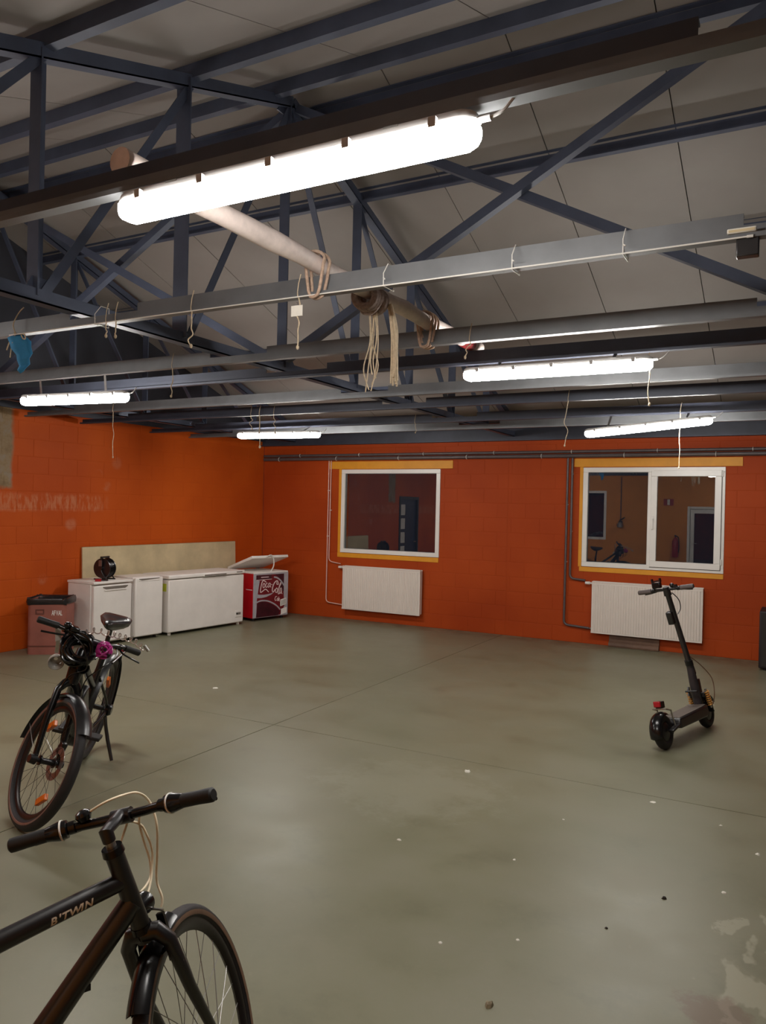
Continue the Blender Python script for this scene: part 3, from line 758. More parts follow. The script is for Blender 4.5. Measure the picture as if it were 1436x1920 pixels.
flat([(.08,.01),(.72,.01),(.77,.10),(.66,.19),(.52,.28),(.36,.345),(.22,.36),(.11,.33)], -.0135, .002, 'coke_bottle', 'bottle_picture', fp)
flat([(.77,.60),(.87,.55),(.87,.97),(.60,.97),(.75,.86)], -.0135, .002, 'coke_bottle', 'shadow_picture', fp)
flat([(.07,.865),(.50,.865),(.50,.965),(.07,.965)], -.0145, .002, 'coke_bottle', 'header_bar', fp)
flat([(.20,.908),(.42,.908),(.42,.925),(.20,.925)], -.0155, .002, 'coke_white', 'header_print', fp)
flat([(.07,.853),(.51,.858),(.51,.868),(.07,.865)], -.0155, .002, 'coke_white', 'header_line', fp)
flat([(.09,.545),(.16,.525),(.30,.515),(.44,.525),(.57,.548),(.50,.505),(.36,.462),(.22,.445),(.10,.452)], -.0150, .002, 'coke_silver', 'wave', fp)
def ribbon(mb, uv, w, y=-.0155, th=.003):
    pts = [Vector((P(a,b)[0], y, P(a,b)[1])) for a, b in uv]; pts = smooth_path(pts, 5)
    for i in range(len(pts)-1): mb.bar(pts[i], pts[i+1], w, th, up=(0,1,0))
    return mb
rb = ribbon(MB(), [(.07,.345),(.16,.378),(.26,.385),(.40,.365),(.55,.305),(.68,.225),(.77,.14)], .020); rb.build('arc', 'coke_silver', fp)
rb = ribbon(MB(), [(.57,.905),(.66,.885),(.76,.82),(.84,.735),(.875,.69)], .022); rb.build('arc', 'coke_silver', fp)
W_ = .0125
ribbon(MB(), [(.345,.80),(.30,.83),(.255,.84),(.225,.79),(.20,.70),(.185,.61),(.20,.575),(.25,.60),(.33,.64),(.39,.60),(.42,.57)], W_).build('letter', 'coke_white', fp)
ribbon(MB(), [(.285,.78),(.255,.74),(.265,.68),(.30,.69),(.315,.74),(.285,.78)], W_*.8).build('letter', 'coke_white', fp)
ribbon(MB(), [(.385,.775),(.35,.77),(.335,.72),(.35,.68),(.39,.70)], W_*.8).build('letter', 'coke_white', fp)
ribbon(MB(), [(.465,.765),(.43,.77),(.40,.71),(.42,.675),(.455,.72),(.47,.77),(.465,.70),(.49,.675)], W_*.8).build('letter', 'coke_white', fp)
ribbon(MB(), [(.500,.735),(.525,.735)], W_*.8).build('letter', 'coke_white', fp)
ribbon(MB(), [(.70,.72),(.685,.80),(.64,.81),(.58,.76),(.535,.66),(.53,.585),(.565,.565),(.61,.62)], W_*1.15).build('letter', 'coke_white', fp)
ribbon(MB(), [(.66,.795),(.65,.74),(.685,.73),(.70,.78)], W_*.7).build('letter', 'coke_white', fp)
ribbon(MB(), [(.655,.65),(.625,.61),(.63,.55),(.665,.545),(.685,.61),(.655,.65)], W_*.8).build('letter', 'coke_white', fp)
ribbon(MB(), [(.70,.56),(.745,.68),(.785,.74),(.765,.76),(.725,.66),(.70,.54),(.715,.50),(.74,.53)], W_*.8).build('letter', 'coke_white', fp)
ribbon(MB(), [(.80,.63),(.775,.635),(.745,.56),(.755,.51),(.785,.54),(.805,.62),(.80,.53),(.82,.50)], W_*.8).build('letter', 'coke_white', fp)
ribbon(MB(), [(.67,.445),(.635,.45),(.61,.40),(.625,.355),(.655,.37)], W_*.65).build('letter', 'coke_white', fp)
ribbon(MB(), [(.70,.41),(.675,.40),(.68,.35),(.705,.36),(.70,.41)], W_*.6).build('letter', 'coke_white', fp)
ribbon(MB(), [(.725,.44),(.72,.34),(.75,.40),(.73,.37),(.755,.33)], W_*.6).build('letter', 'coke_white', fp)

lb = flat([(.775,.215),(.945,.250),(.945,.40),(.775,.37)], -.018, .006, 'appliance', 'rating_label', fp)
for i in range(4): flat([(.800+.036*i,.235+.008*i),(.815+.036*i,.238+.008*i),(.815+.036*i,.355+.008*i),(.800+.036*i,.352+.008*i)], -.0195, .003, 'appliance_dark', 'label_bar', lb)
flat([(.80,.02),(.97,.05),(.97,.18),(.80,.15)], -.0135, .003, 'appliance', 'foot_grille', fp)
MB().rng(-.0015, .0, .02, .16, .455, .465).build('side_stripe', 'coke_white', t)
cl = math.radians(-19)
lm = Matrix.Translation((-.015, .58, Hc+.045)) @ Matrix.Rotation(cl, 4, 'X')
MB().rng(0, L+.03, -.60, 0, -.020, .022).xf(lambda p: lm @ p).build('lid', 'appliance', t, bevel=.008)
for a in (.10, L-.10): MB().cyl((a-.03,.575,Hc+.03), (a+.03,.575,Hc+.03), .016, n=10).bar((a,.570,Hc+.0), (a,.575,Hc+.045), .03, .02).build('hinge', 'steel', t)
MB().tube(smooth_path([(.36,.03,Hc+.015),(.385,.0,Hc+.10),(.375,-.01,Hc+.20),(.33,-.01,Hc+.262),(.27,.0,Hc+.25),(.245,.02,Hc+.232)]), .009, 8).build('prop_hose', 'white_plastic', t, True)
for a in (.06, L-.06):
    for b in (.06, .50): MB().cyl((a,b,0), (a,b,.048), .022, n=10).build('foot', 'rubber', t)

# tall board leaning on the wall behind the freezers
bs0, bs1 = 6.577-YF, 9.40-YF
t = thing('leaning_board', 'long beige board leaning on the orange wall behind the freezers', 'board')
a0, a1, b0, b1 = lw(bs0, 0.0, .075), lw(bs1, 0.0, .075), lw(bs0, 1.137, .030), lw(bs1, 1.137, .030)
n = (lw(0,0,1)-lw(0,0,0))*.018
o = a0.copy(); t.location = o
MB().add([p-o for p in (a0,a1,b1,b0)]+[p-o-n for p in (a0,a1,b1,b0)], [(0,1,2,3),(7,6,5,4),(0,4,5,1),(1,5,6,2),(2,6,7,3),(3,7,4,0)]).build('face', 'board', t)
e = Vector((0,0,.004)); MB().add([p-o for p in (b0,b1)]+[p-o-n for p in (b1,b0)]+[p-o+e for p in (b0,b1)]+[p-o-n+e for p in (b1,b0)], [(0,1,2,3),(7,6,5,4),(0,4,5,1),(1,5,6,2),(2,6,7,3),(3,7,4,0)]).build('top_edge', 'board_edge', t)

# cable reel on the fridge
t = thing('cable_reel', 'black cable reel with a carrying handle standing on the undercounter fridge', 'cable reel', (-7.36, 6.60, .765), R_(100))
zc = .138; rr = .118
for x in (-.052, .052): MB().lathe((x,0,zc), (1,0,0), [(-.004,.02),(-.004,rr),(.004,rr+.003),(.004,.02)], 36, closed=True).build('flange', 'black_matte', t, True)
for k in range(7): MB().torus((-.042+.014*k,0,zc), (1,0,0), rr-.018+.004*(k % 2), .008, 32, 8).build('cable_turn', 'black_gloss', t, True)
MB().cyl((-.085,0,zc), (.085,0,zc), .025, n=16).build('hub', 'black_matte', t, True)
for x in (-.072, .072):
    MB().tube(smooth_path([(x,-.085,.008),(x,-.03,.07),(x,0,zc),(x,0,.245),(x,0,.270)]), .008, 8).build('stand_leg', 'black_metal', t, True)
    MB().tube([(x,-.095,.008),(x,.095,.008)], .008, 8).build('foot_bar', 'black_metal', t, True)
MB().cyl((-.075,0,.270), (.075,0,.270), .011, n=12).build('handle', 'black_matte', t, True)
MB().rng(-.088,-.080,-.022,.022,.165,.235).build('label_plate', 'steel', t)
pg = thing('power_plug', 'red plug lying beside the cable reel on the fridge top', 'plug', (-7.225, 6.385, .765), R_(40))
MB().rng(-.035,.035,-.018,.018,.0,.028).build('body', 'red_plastic', pg, bevel=.006); MB().tube(smooth_path([(.035,0,.014),(.07,.01,.012),(.10,.06,.01),(.07,.11,.012)]), .006, 8).build('cord', 'black_matte', pg, True)

# bin
t = thing('waste_bin', 'faded red metal bin lined with a black bag, left of the fridges', 'bin', (-7.41, 5.90, 0), R_(36))
bw, bd, bh = .205, .20, .60
def rrect(hw, hd, r, z, n=5):
    out = []
    for cx, cy, a in ((hw-r, hd-r, 0), (-hw+r, hd-r, 90), (-hw+r, -hd+r, 180), (hw-r, -hd+r, 270)):
        for k in range(n+1):
            g = R_(a+90*k/n); out.append((cx+r*math.cos(g), cy+r*math.sin(g), z))
    return out
def stack(levels, caps=True):
    v = []; n = len(levels[0])
    for l in levels: v += l
    f = [(i*n+k, i*n+(k+1)%n, (i+1)*n+(k+1)%n, (i+1)*n+k) for i in range(len(levels)-1) for k in range(n)]
    if caps: f += [tuple(range(n-1,-1,-1)), tuple((len(levels)-1)*n+k for k in range(n))]
    return MB().add(v, f)
stack([rrect(bw, bd, .05, 0), rrect(bw, bd, .05, bh), rrect(bw-.008, bd-.008, .045, bh), rrect(bw-.008, bd-.008, .045, .05)]).build('body', 'bin_paint', t, True)
stack([rrect(bw+.004, bd+.004, .054, .085), rrect(bw+.004, bd+.004, .054, .100)], False).build('lower_band', 'bin_edge', t, True)
hd_ = MB().rng(-.115,-.025,-bd-.010,-bd+.002,.445,.457).rng(-.115,-.025,-bd-.010,-bd+.002,.49,.50).rng(-.115,-.105,-bd-.010,-bd+.002,.455,.492).rng(-.035,-.025,-bd-.010,-bd+.002,.455,.492)
hd_.build('handle', 'bin_edge', t, bevel=.002)
bg = []
for k in range(24):
    pass
prof = [rrect(bw-.012, bd-.012, .05, bh-.06), rrect(bw-.006, bd-.006, .05, bh+.012), rrect(bw+.012, bd+.012, .055, bh+.018), rrect(bw+.018, bd+.018, .058, bh-.018), rrect(bw+.010, bd+.010, .055, bh-.048)]
rd = random.Random(3)
prof = [[(x*(1+rd.uniform(-.02,.03)), y*(1+rd.uniform(-.02,.03)), z+rd.uniform(-.016,.012)) for x, y, z in lv] for lv in prof]
stack(prof, False).build('bin_bag', 'bag', t, True)
for i, ch in enumerate('AFVAL'):
    tx = text_mb(ch, .066, .0, .0015); tx.xf(lambda p: Vector((p.x*.55+.055+.0235*i, -bd-.0015, .435+p.y*1.15))); tx.build('letter', 'white_letter', t)

# ------------------------------------------------------------------ bicycles
class Bike:
    def __init__(s, name, label, x, y, yaw, lean, steer, WB, R, rt, ha, z0=0.0):
        s.WB, s.R, s.rt, s.ct = WB, R, rt, 1/math.tan(ha)
        s.hx = WB-.05-(.8-R)*s.ct
        s.M = Matrix.Translation((x, y, z0)) @ Matrix.Rotation(yaw, 4, 'Z') @ Matrix.Rotation(lean, 4, 'X')
        s.MI = s.M.inverted()
        o = Vector((s.hx, 0, .8)); s.SM = Matrix.Translation(o) @ Matrix.Rotation(steer, 4, Vector((-math.cos(ha), 0, math.sin(ha)))) @ Matrix.Translation(-o)
        s.root = thing(name, label, 'bicycle', mat=s.M)
    def ax(s, z): return s.hx-(z-.8)*s.ct
    def st(s, p): return s.SM @ Vector(p)
    def loc(s, w): return s.MI @ Vector(w)
    def part(s, name, mb, mat, parent=None, steer=False, smooth=True, bevel=0):
        if steer: mb.xf(lambda p: s.SM @ p)
        return mb.build(name, mat, parent or s.root, smooth, bevel)
    def wheel(s, front, rim='rim_dark', hub='alloy', spoke='steel', n=28, stripe=None, refl=0, disc=False):
        x = s.WB if front else 0.0; c = Vector((x, 0, s.R)); R, rt = s.R, s.rt; nm = 'front' if front else 'rear'
        Y = (0, 1, 0)
        w = s.part(nm+'_wheel', MB().torus(c, Y, R-rt, rt, 72, 12), 'rubber', steer=front)
        tr = MB()
        ri = R-2*rt
        s.part('rim', MB().lathe(c, Y, [(-.011,ri+.004),(-.012,ri-.006),(-.008,ri-.020),(0,ri-.026),(.008,ri-.020),(.012,ri-.006),(.011,ri+.004)], 72), rim, w, front)
        if stripe:
            for sy in (-1, 1): s.part('sidewall_stripe', MB().lathe(c, Y, [(sy*rt*.93,R-rt-.010),(sy*rt*1.02,R-rt-.004),(sy*rt*1.01,R-rt+.002)], 72), stripe, w, front)
        hw = .048
        s.part('hub', MB().lathe(c, Y, [(-hw-.012,.006),(-hw-.010,.010),(-hw+.004,.012),(-hw+.006,.026),(-hw+.012,.026),(-hw+.014,.016),(hw-.014,.016),(hw-.012,.026),(hw-.006,.026),(hw-.004,.012),(hw+.010,.010),(hw+.012,.006)], 20), hub, w, front)
        if disc: s.part('brake_disc', MB().lathe(c, Y, [(hw-.001,.05),(hw-.001,.088),(hw+.001,.088),(hw+.001,.05)], 36, closed=True), 'steel', w, front)
        for k in range(n):
            g = 2*math.pi*k/n; sd = (hw-.008)*(1 if k % 2 else -1); off = .55*(1 if (k//2) % 2 else -1)
            a = c+Vector((math.cos(g+off)*.024, sd, math.sin(g+off)*.024)); b = c+Vector((math.cos(g)*(ri-.022), 0, math.sin(g)*(ri-.022)))
            s.part('spoke', MB().tube([a, b], .0011, 4), spoke, w, front, False)
        for k in range(refl):
            g = R_(138)+math.pi*k
            p = c+Vector((math.cos(g)*(ri-.085), 0, math.sin(g)*(ri-.085))); t = Vector((-math.sin(g), 0, math.cos(g)))
            s.part('reflector', MB().bar(p-t*.045, p+t*.045, .022, .034, up=(math.cos(g),0,math.sin(g))), 'orange_reflector', w, front, False, .004)
        return w
    def guard(s, front, a0, a1, wid, name='mudguard', mat='black_gloss', dr=.016, torn=False):
        x = s.WB if front else 0.0; c = Vector((x, 0, s.R)); N = 28; prof = []
        for i in range(9):
            u = -1+2*i/8; prof.append((u*wid, -.016*u*u))
        v = []; f = []; m = len(prof); rd = random.Random(5)
        for i in range(N+1):
            g = a0+(a1-a0)*i/N
            for j, (py, pr) in enumerate(prof):
                gg = g
                if torn and i == N: gg = g-.16*abs(math.sin(j*.55+.3))-rd.uniform(0,.05)
                r = s.R+dr+pr; v.append(c+Vector((math.cos(gg)*r, py, math.sin(gg)*r)))
            for j, (py, pr) in enumerate(prof):
                gg = g-(.16*abs(math.sin(j*.55+.3)) if torn and i == N else 0)
                r = s.R+dr+pr-.003; v.append(c+Vector((math.cos(gg)*r, py, math.sin(gg)*r)))
        K = 2*m
        for i in range(N):
            for j in range(m-1):
                f.append((i*K+j, i*K+j+1, (i+1)*K+j+1, (i+1)*K+j)); f.append((i*K+m+j+1, i*K+m+j, (i+1)*K+m+j, (i+1)*K+m+j+1))
        return s.part(name, MB().add(v, f), mat, steer=front)
    def saddle(s, x, z, mat='saddle'):
        sec = [(-.135,.070,.024),(-.115,.094,.040),(-.07,.100,.050),(-.01,.080,.048),(.05,.050,.042),(.10,.032,.036),(.135,.022,.024),(.148,.010,.008)]
        v = []; n = 14
        for dx, hw, h in sec:
            for k in range(n):
                g = 2*math.pi*k/n; yy = math.cos(g)*hw; zz = math.sin(g)*h*(.6 if math.sin(g) > 0 else 1.1)
                zz += (.010 if dx < -.09 else 0)-.010*(1-abs(math.cos(g)))*(dx < .06)
                v.append((x+dx, yy, z-.02+zz))
        f = [(i*n+k, i*n+(k+1)%n, (i+1)*n+(k+1)%n, (i+1)*n+k) for i in range(len(sec)-1) for k in range(n)]
        f += [tuple(range(n-1,-1,-1)), tuple((len(sec)-1)*n+k for k in range(n))]
        o = s.part('saddle', MB().add(v, f), mat)
        s.part('saddle_rail', MB().tube([(x-.10,.022,z-.045),(x+.09,.016,z-.045)], .004, 6).tube([(x-.10,-.022,z-.045),(x+.09,-.016,z-.045)], .004, 6).bar((x,-.026,z-.052),(x,.026,z-.052),.03,.014), 'black_metal', o)
    def cranks(s, bx, bz, ang, mat='black_metal'):
        q = s.part('crankset', MB().cyl((bx,-.065,bz),(bx,.065,bz), .020, n=16).lathe((bx,-.052,bz), (0,1,0), [(-.002,.03),(-.002,.085),(.002,.085),(.002,.03)], 40, closed=True), mat)
        for sg in (1, -1):
            e = Vector((bx+sg*math.cos(ang)*.17, sg*.075, bz+sg*math.sin(ang)*.17))
            s.part('crank_arm', MB().bar((bx, sg*.068, bz), e, .012, .026, up=(0,1,0)), mat, q, bevel=.003, smooth=False)
            s.part('pedal', MB().box(e+Vector((0,sg*.055,0)), (.085,.09,.022)), 'rubber', q, bevel=.005, smooth=False)

# --- near bicycle, cut by the lower left corner
B = Bike('bicycle', 'matt black bicycle with cream cables in the lower left corner', -1.635, .502, R_(66.088), R_(-4.12), R_(48.3), 1.05, .345, .019, R_(71))
hz0, hz1, bhB = .733, .898, .969
bb = (.39, 0, .28)
hd = B.part('frame', MB().cyl((B.ax(hz0-.012),0,hz0-.012), (B.ax(hz1),0,hz1), .0215, n=20)
            .loft([((B.ax(hz1-.065),0,hz1-.066), .0205), ((.55,0,.772), .0220), ((.28,0,.707), .0215)], 20)
            .loft([((B.ax(hz0+.045),0,hz0+.045), .026), ((.60,0,.50), .0275), (bb, .026)], 20)
            .cyl(bb, (.262,0,.775), .0165, n=16).cyl((.39,-.04,.28), (.39,.04,.28), .023, n=16)
            .tube([(.375,.035,.28),(.20,.055,.31),(0,.062,.345)], .009, 10).tube([(.375,-.035,.28),(.20,-.055,.31),(0,-.062,.345)], .009, 10)
            .tube([(.285,.016,.69),(.10,.055,.45),(0,.062,.345)], .007, 10).tube([(.285,-.016,.69),(.10,-.055,.45),(0,-.062,.345)], .007, 10), 'black_matte')
B.part('headset_cup', MB().cyl((B.ax(hz1),0,hz1), (B.ax(hz1+.016),0,hz1+.016), .0255, .0235, n=20), 'black_gloss', hd)
B.part('headset_cup', MB().cyl((B.ax(hz0-.012),0,hz0-.012), (B.ax(hz0-.026),0,hz0-.026), .0235, .0255, n=20), 'black_gloss', hd)
B.part('cable_stop', MB().box((.742,-.006,.628), (.020,.022,.014)), 'black_gloss', hd, smooth=False)
# lettering wrapped on the right flank of the top tube
ta, tb = Vector((B.ax(hz1-.065),0,hz1-.066)), Vector((.55,0,.772))
td = (ta-tb).normalized(); tn = Vector((0,-1,0)); tu = tn.cross(td).normalized()
if tu.z < 0: tu = -tu
adv = 0.0
for ch, wd in (("B", .68), ("'", .27), ("T", .64), ("W", .98), ("I", .34), ("N", .80)):
    mb = text_mb(ch, .0235, .28, .0007); ax0 = adv
    def wrap(p):
        u = .172-(ax0+p.x*1.05); r = .0226; g = (p.y-.0105)/r-.04
        return ta-td*u+tn*(r*math.cos(g))+tu*(r*math.sin(g))
    cut_rows(mb, .0, .020, 7); mb.xf(wrap); B.part('letter', mb, 'silver_letter', hd, smooth=False); adv += .0250*wd
B.wheel(True, stripe='brown_stripe', n=32); B.wheel(False, stripe='brown_stripe', n=24)
fk = B.part('fork', MB().cyl((B.ax(hz0-.02),0,hz0-.02), (B.ax(hz0-.05),0,hz0-.05), .021, n=16)
            .loft([((B.ax(.705),.0,.700), .022), ((B.ax(.700)+.004,.030,.698), .021), ((B.ax(.67)+.004,.052,.668), .0175), ((B.ax(.55)+.006,.058,.55), .0145), ((B.WB,.060,.345), .010)], 14)
            .loft([((B.ax(.705),.0,.700), .022), ((B.ax(.700)+.004,-.030,.698), .021), ((B.ax(.67)+.004,-.052,.668), .0175), ((B.ax(.55)+.006,-.058,.55), .0145), ((B.WB,-.060,.345), .010)], 14), 'black_matte', steer=True)
for sg in (-1, 1):
    B.part('brake_arm', MB().bar((B.ax(.64)+.030,sg*.036,.615), (B.ax(.70)+.040,sg*.028,.725), .010, .018, up=(0,1,0)).box((B.ax(.63)+.020,sg*.020,.645), (.05,.012,.012)), 'black_gloss', fk, True, smooth=False)
B.part('brake_noodle', MB().tube(smooth_path([(B.ax(.70)+.045,-.035,.728),(B.ax(.70)+.05,0,.735),(B.ax(.70)+.045,.035,.726)]), .003, 8), 'alloy', fk, True)
B.part('headlight', MB().lathe((B.ax(.74)+.055,.012,.752), (1,0,.1), [(-.03,.004),(-.028,.018),(0,.026),(.014,.026),(.016,.022)], 18), 'black_gloss', steer=True)
B.guard(True, R_(97), R_(143), .027, torn=True)
B.part('mudguard_stay', MB().tube([(B.WB-.30,.03,.47),(B.WB,.055,.345)], .0018, 6), 'steel', steer=True)
B.guard(False, R_(20), R_(190), .027)
bx = B.ax(bhB)+.093; zc = bhB-.004
B.part('stem', MB().cyl((B.ax(hz1+.014),0,hz1+.014), (B.ax(hz1+.036),0,hz1+.036), .0115, n=14), 'alloy', steer=True)
B.part('stem_arm', MB().loft([((B.ax(hz1+.030),0,hz1+.030), .0150), ((B.ax(hz1+.052),0,hz1+.052), .0165), ((bx-.010,0,zc+.004), .0150)], 16).cyl((bx,-.024,zc), (bx,.024,zc), .0185, n=16), 'black_matte', steer=True)
hp = [(bx-.058,-.252,bhB),(bx-.036,-.17,bhB+.001),(bx-.012,-.10,bhB-.001),(bx,-.05,zc),(bx,.05,zc),(bx-.012,.10,bhB-.001),(bx-.036,.17,bhB+.001),(bx-.058,.252,bhB)]
hb_ = B.part('handlebar', MB().tube(smooth_path(hp, 5), .0115, 12), 'black_gloss', steer=True)
def along_bar(sg, y0, y1):
    f = lambda y: Vector((bx-.036-.022*(y-.17)/.082, sg*y, bhB+.001-.001*(y-.17)/.082)); return f(y0), f(y1)
for sg in (1, -1):
    p, q = along_bar(sg, .170, .250); e = (q-p).normalized()
    B.part('grip', MB().lathe(p, e, [(0,.012),(.001,.0165),(.045,.0160),(.075,.0170),(.084,.0165),(.088,.012),(.088,.0)], 20), 'grip_rubber', hb_, True)
    p, q = along_bar(sg, .128, .168); e = (q-p).normalized()
    B.part('twist_shifter', MB().lathe(p, e, [(-.004,.013),(-.002,.021),(.018,.0225),(.036,.0185),(.046,.0165),(.046,.012)], 22), 'black_gloss', hb_, True)
    p, q = along_bar(sg, .136, .142); e = (q-p).normalized()
    B.part('shifter_ring', MB().lathe(p, e, [(0,.0225),(.0005,.0240),(.004,.0240),(.0045,.0225)], 24), 'white_plastic', hb_, True)
    p, q = along_bar(sg, .108, .122)
    lv = MB().cyl(p, q, .0155, n=14).tube(smooth_path([p+Vector((.012,0,-.008)), p+Vector((.040,sg*.01,-.014)), p+Vector((.046,sg*.06,-.018)), p+Vector((.028,sg*.125,-.020))]), .0045, 8)
    B.part('brake_lever', lv, 'black_gloss', hb_, True)
p, q = along_bar(1, .085, .100)
B.part('bell', MB().lathe(p+Vector((0,0,.008)), (-.2,.1,1), [(0,.014),(.006,.017),(.012,.020),(.020,.017),(.025,.008),(.026,0)], 20), 'black_gloss', hb_, True)
for pts in ([(-1.486,1.292,.953),(-1.446,1.316,.983),(-1.426,1.369,.990),(-1.418,1.395,.983),(-1.414,1.418,.962),(-1.401,1.424,.937),(-1.386,1.423,.898),(-1.388,1.428,.836),(-1.390,1.430,.762),(-1.371,1.430,.724),(-1.366,1.424,.703)],
            [(-1.322,1.376,.968),(-1.396,1.385,.948),(-1.413,1.390,.917),(-1.412,1.402,.873),(-1.402,1.416,.817),(-1.392,1.411,.782),(-1.384,1.389,.767),(-1.380,1.366,.761)],
            [(-1.440,1.320,.940),(-1.416,1.388,.913),(-1.405,1.408,.879),(-1.400,1.422,.836),(-1.392,1.415,.794),(-1.376,1.391,.761),(-1.358,1.349,.739),(-1.347,1.308,.733),(-1.360,1.300,.704),(-1.369,1.275,.693)],
            [(-1.408,1.355,.947),(-1.427,1.356,.900),(-1.430,1.346,.870)]):
    B.part('brake_cable', MB().tube(smooth_path([B.loc(p) for p in pts], 6), .0029, 8), 'cable_cream')
B.cranks(.39, .28, R_(-40)); B.saddle(.235, .93)
B.part('seat_post', MB().cyl((.262,0,.775), (.235,0,.885), .0135, n=12), 'black_metal')
B.part('kickstand', MB().tube([(.30,.045,.275),(.22,.16,.030)], .009, 8), 'black_metal')

# --- far bicycle leaning on its stand
A = Bike('bicycle', 'black electric bicycle leaning on its kickstand with coiled locks on the handlebar', -4.16, 3.58, R_(-56), R_(-14.1), R_(36.7), 1.09, .345, .029, R_(70))
bbA = (.40, 0, .285)
fr = A.part('frame', MB().loft([((A.ax(.715),0,.715), .036), ((A.ax(.80),0,.80), .042), ((A.ax(.90),0,.90), .032)], 20)
            .loft([((A.ax(.80)-.01,0,.79), .034), ((.66,0,.50), .050), (bbA, .055)], 18)
            .loft([((A.ax(.87)-.01,0,.865), .020), ((.55,0,.69), .022), ((.315,0,.56), .020)], 16)
            .cyl(bbA, (.265,0,.74), .019, n=16).cyl((.40,-.070,.285), (.40,.070,.285), .080, n=20)
            .tube([(.37,.045,.285),(.18,.062,.31),(0,.068,.345)], .011, 10).tube([(.37,-.045,.285),(.18,-.062,.31),(0,-.068,.345)], .011, 10)
            .tube([(.29,.018,.62),(.10,.060,.44),(0,.068,.345)], .009, 10).tube([(.29,-.018,.62),(.10,-.060,.44),(0,-.068,.345)], .009, 10), 'black_gloss')
A.part('battery', MB().bar((.72,0,.64), (.46,0,.36), .095, .110, up=(0,1,0)), 'black_matte', fr, smooth=False, bevel=.015)
A.wheel(True, n=28, refl=2, stripe='steel', spoke='rim_dark', hub='black_metal', disc=True); A.wheel(False, n=28, refl=2, spoke='rim_dark', hub='black_metal')
fkA = A.part('fork', MB().loft([((A.ax(.735),0,.735), .028), ((A.ax(.715)+.004,.035,.712), .024), ((A.ax(.68)+.006,.060,.675), .020), ((A.ax(.52)+.010,.064,.52), .018), ((A.WB-.004,.066,.335), .014)], 14)
             .loft([((A.ax(.735),0,.735), .028), ((A.ax(.715)+.004,-.035,.712), .024), ((A.ax(.68)+.006,-.060,.675), .020), ((A.ax(.52)+.010,-.064,.52), .018), ((A.WB-.004,-.066,.335), .014)], 14), 'black_gloss', steer=True)
bd_ = MB().torus((A.ax(.735)+.030,0,.742), (1,0,.2), .011, .0028, 16, 6).xf(lambda p: Vector((p.x, p.y*.75, .742+(p.z-.742)*1.5)))
A.part('badge', bd_, 'white_letter', fkA, True)
A.part('axle_nut', MB().cyl((A.WB,.064,.345), (A.WB,.090,.345), .022, .018, n=14), 'black_metal', fkA, True); A.part('axle_nut', MB().cyl((A.WB,-.064,.345), (A.WB,-.098,.345), .028, .022, n=14), 'black_metal', fkA, True)
A.part('brake_caliper', MB().box((A.WB-.045,.062,.415), (.05,.03,.07)), 'black_metal', fkA, True, smooth=False, bevel=.006)
A.guard(True, R_(48), R_(186), .042, dr=.018, mat='black_matte'); A.guard(False, R_(8), R_(200), .040, dr=.018, mat='black_matte')
A.part('mudguard_stay', MB().tube([(A.WB-.35,.03,.40),(A.WB,.068,.345)], .002, 6), 'steel', steer=True); A.part('mudguard_stay', MB().tube([(A.WB-.35,-.03,.40),(A.WB,-.068,.345)], .002, 6), 'steel', steer=True)
bxA = A.ax(.98)+.136; bz = .98
A.part('stem', MB().loft([((A.ax(.90),0,.90), .022), ((A.ax(.95)+.02,0,.95), .020), ((bxA-.02,0,.975), .018)], 14).cyl((bxA,-.03,.98), (bxA,.03,.98), .020, n=14), 'black_matte', steer=True)
hA = A.part('handlebar', MB().tube(smooth_path([(bxA-.10,-.311,bz),(bxA-.075,-.20,bz+.006),(bxA-.02,-.10,bz+.004),(bxA,-.04,bz),(bxA,.04,bz),(bxA-.02,.10,bz+.004),(bxA-.075,.20,bz+.006),(bxA-.10,.311,bz)], 5), .0125, 12), 'black_gloss', steer=True)
for sg in (1, -1):
    p, q = Vector((bxA-.078,sg*.205,bz+.006)), Vector((bxA-.101,sg*.315,bz)); e = (q-p).normalized()
    A.part('grip', MB().lathe(p, e, [(0,.013),(.001,.0185),(.05,.0175),(.108,.0185),(.113,.014),(.113,0)], 18), 'grip_rubber', hA, True)
    c = Vector((bxA-.062,sg*.165,bz+.004))
    A.part('brake_lever', MB().cyl(c+Vector((0,-.012,0)), c+Vector((0,.012,0)), .019, n=14).tube(smooth_path([c+Vector((.015,0,-.008)), c+Vector((.050,sg*.015,-.018)), c+Vector((.052,sg*.07,-.028)), c+Vector((.040,sg*.135,-.040))]), .0055, 8), 'black_gloss', hA, True)
A.part('shift_display', MB().box((bxA-.035,-.135,bz+.026), (.05,.055,.030)), 'black_gloss', hA, True, smooth=False, bevel=.010)
A.part('bell', MB().sphere((bxA-.05,-.170,bz+.032), .022, 14, 8, (1,1,.8)), 'black_gloss', hA, True)
A.part('headlight', MB().lathe((A.ax(.80)+.060,0,.83), (1,0,-.1), [(-.035,.006),(-.03,.024),(.0,.034),(.02,.034),(.022,.028)], 18), 'black_gloss', steer=True)
for j, sg in enumerate((1, -1)):
    A.part('brake_cable', MB().tube(smooth_path([A.st((bxA-.05,sg*.14,bz)), A.st((bxA+.09,sg*.10,bz-.02)), A.st((bxA+.10,sg*.03,bz-.12)), A.st((A.ax(.78)+.06,sg*.05,.76)), A.st((A.ax(.66)+.03,sg*.066,.62))]), .0035, 8), 'black_gloss')
A.part('seat_post', MB().cyl((.268,0,.72), (.262,0,.945), .0150, n=14), 'black_metal'); A.part('seat_clamp', MB().cyl((.267,0,.735), (.266,0,.765), .024, n=14), 'black_metal')
A.saddle(.258, .995)
A.cranks(.40, .285, R_(20)); A.part('chain_case', MB().bar((.40,-.075,.285), (.03,-.085,.335), .018, .085, up=(0,1,0)), 'black_matte', smooth=False, bevel=.008)
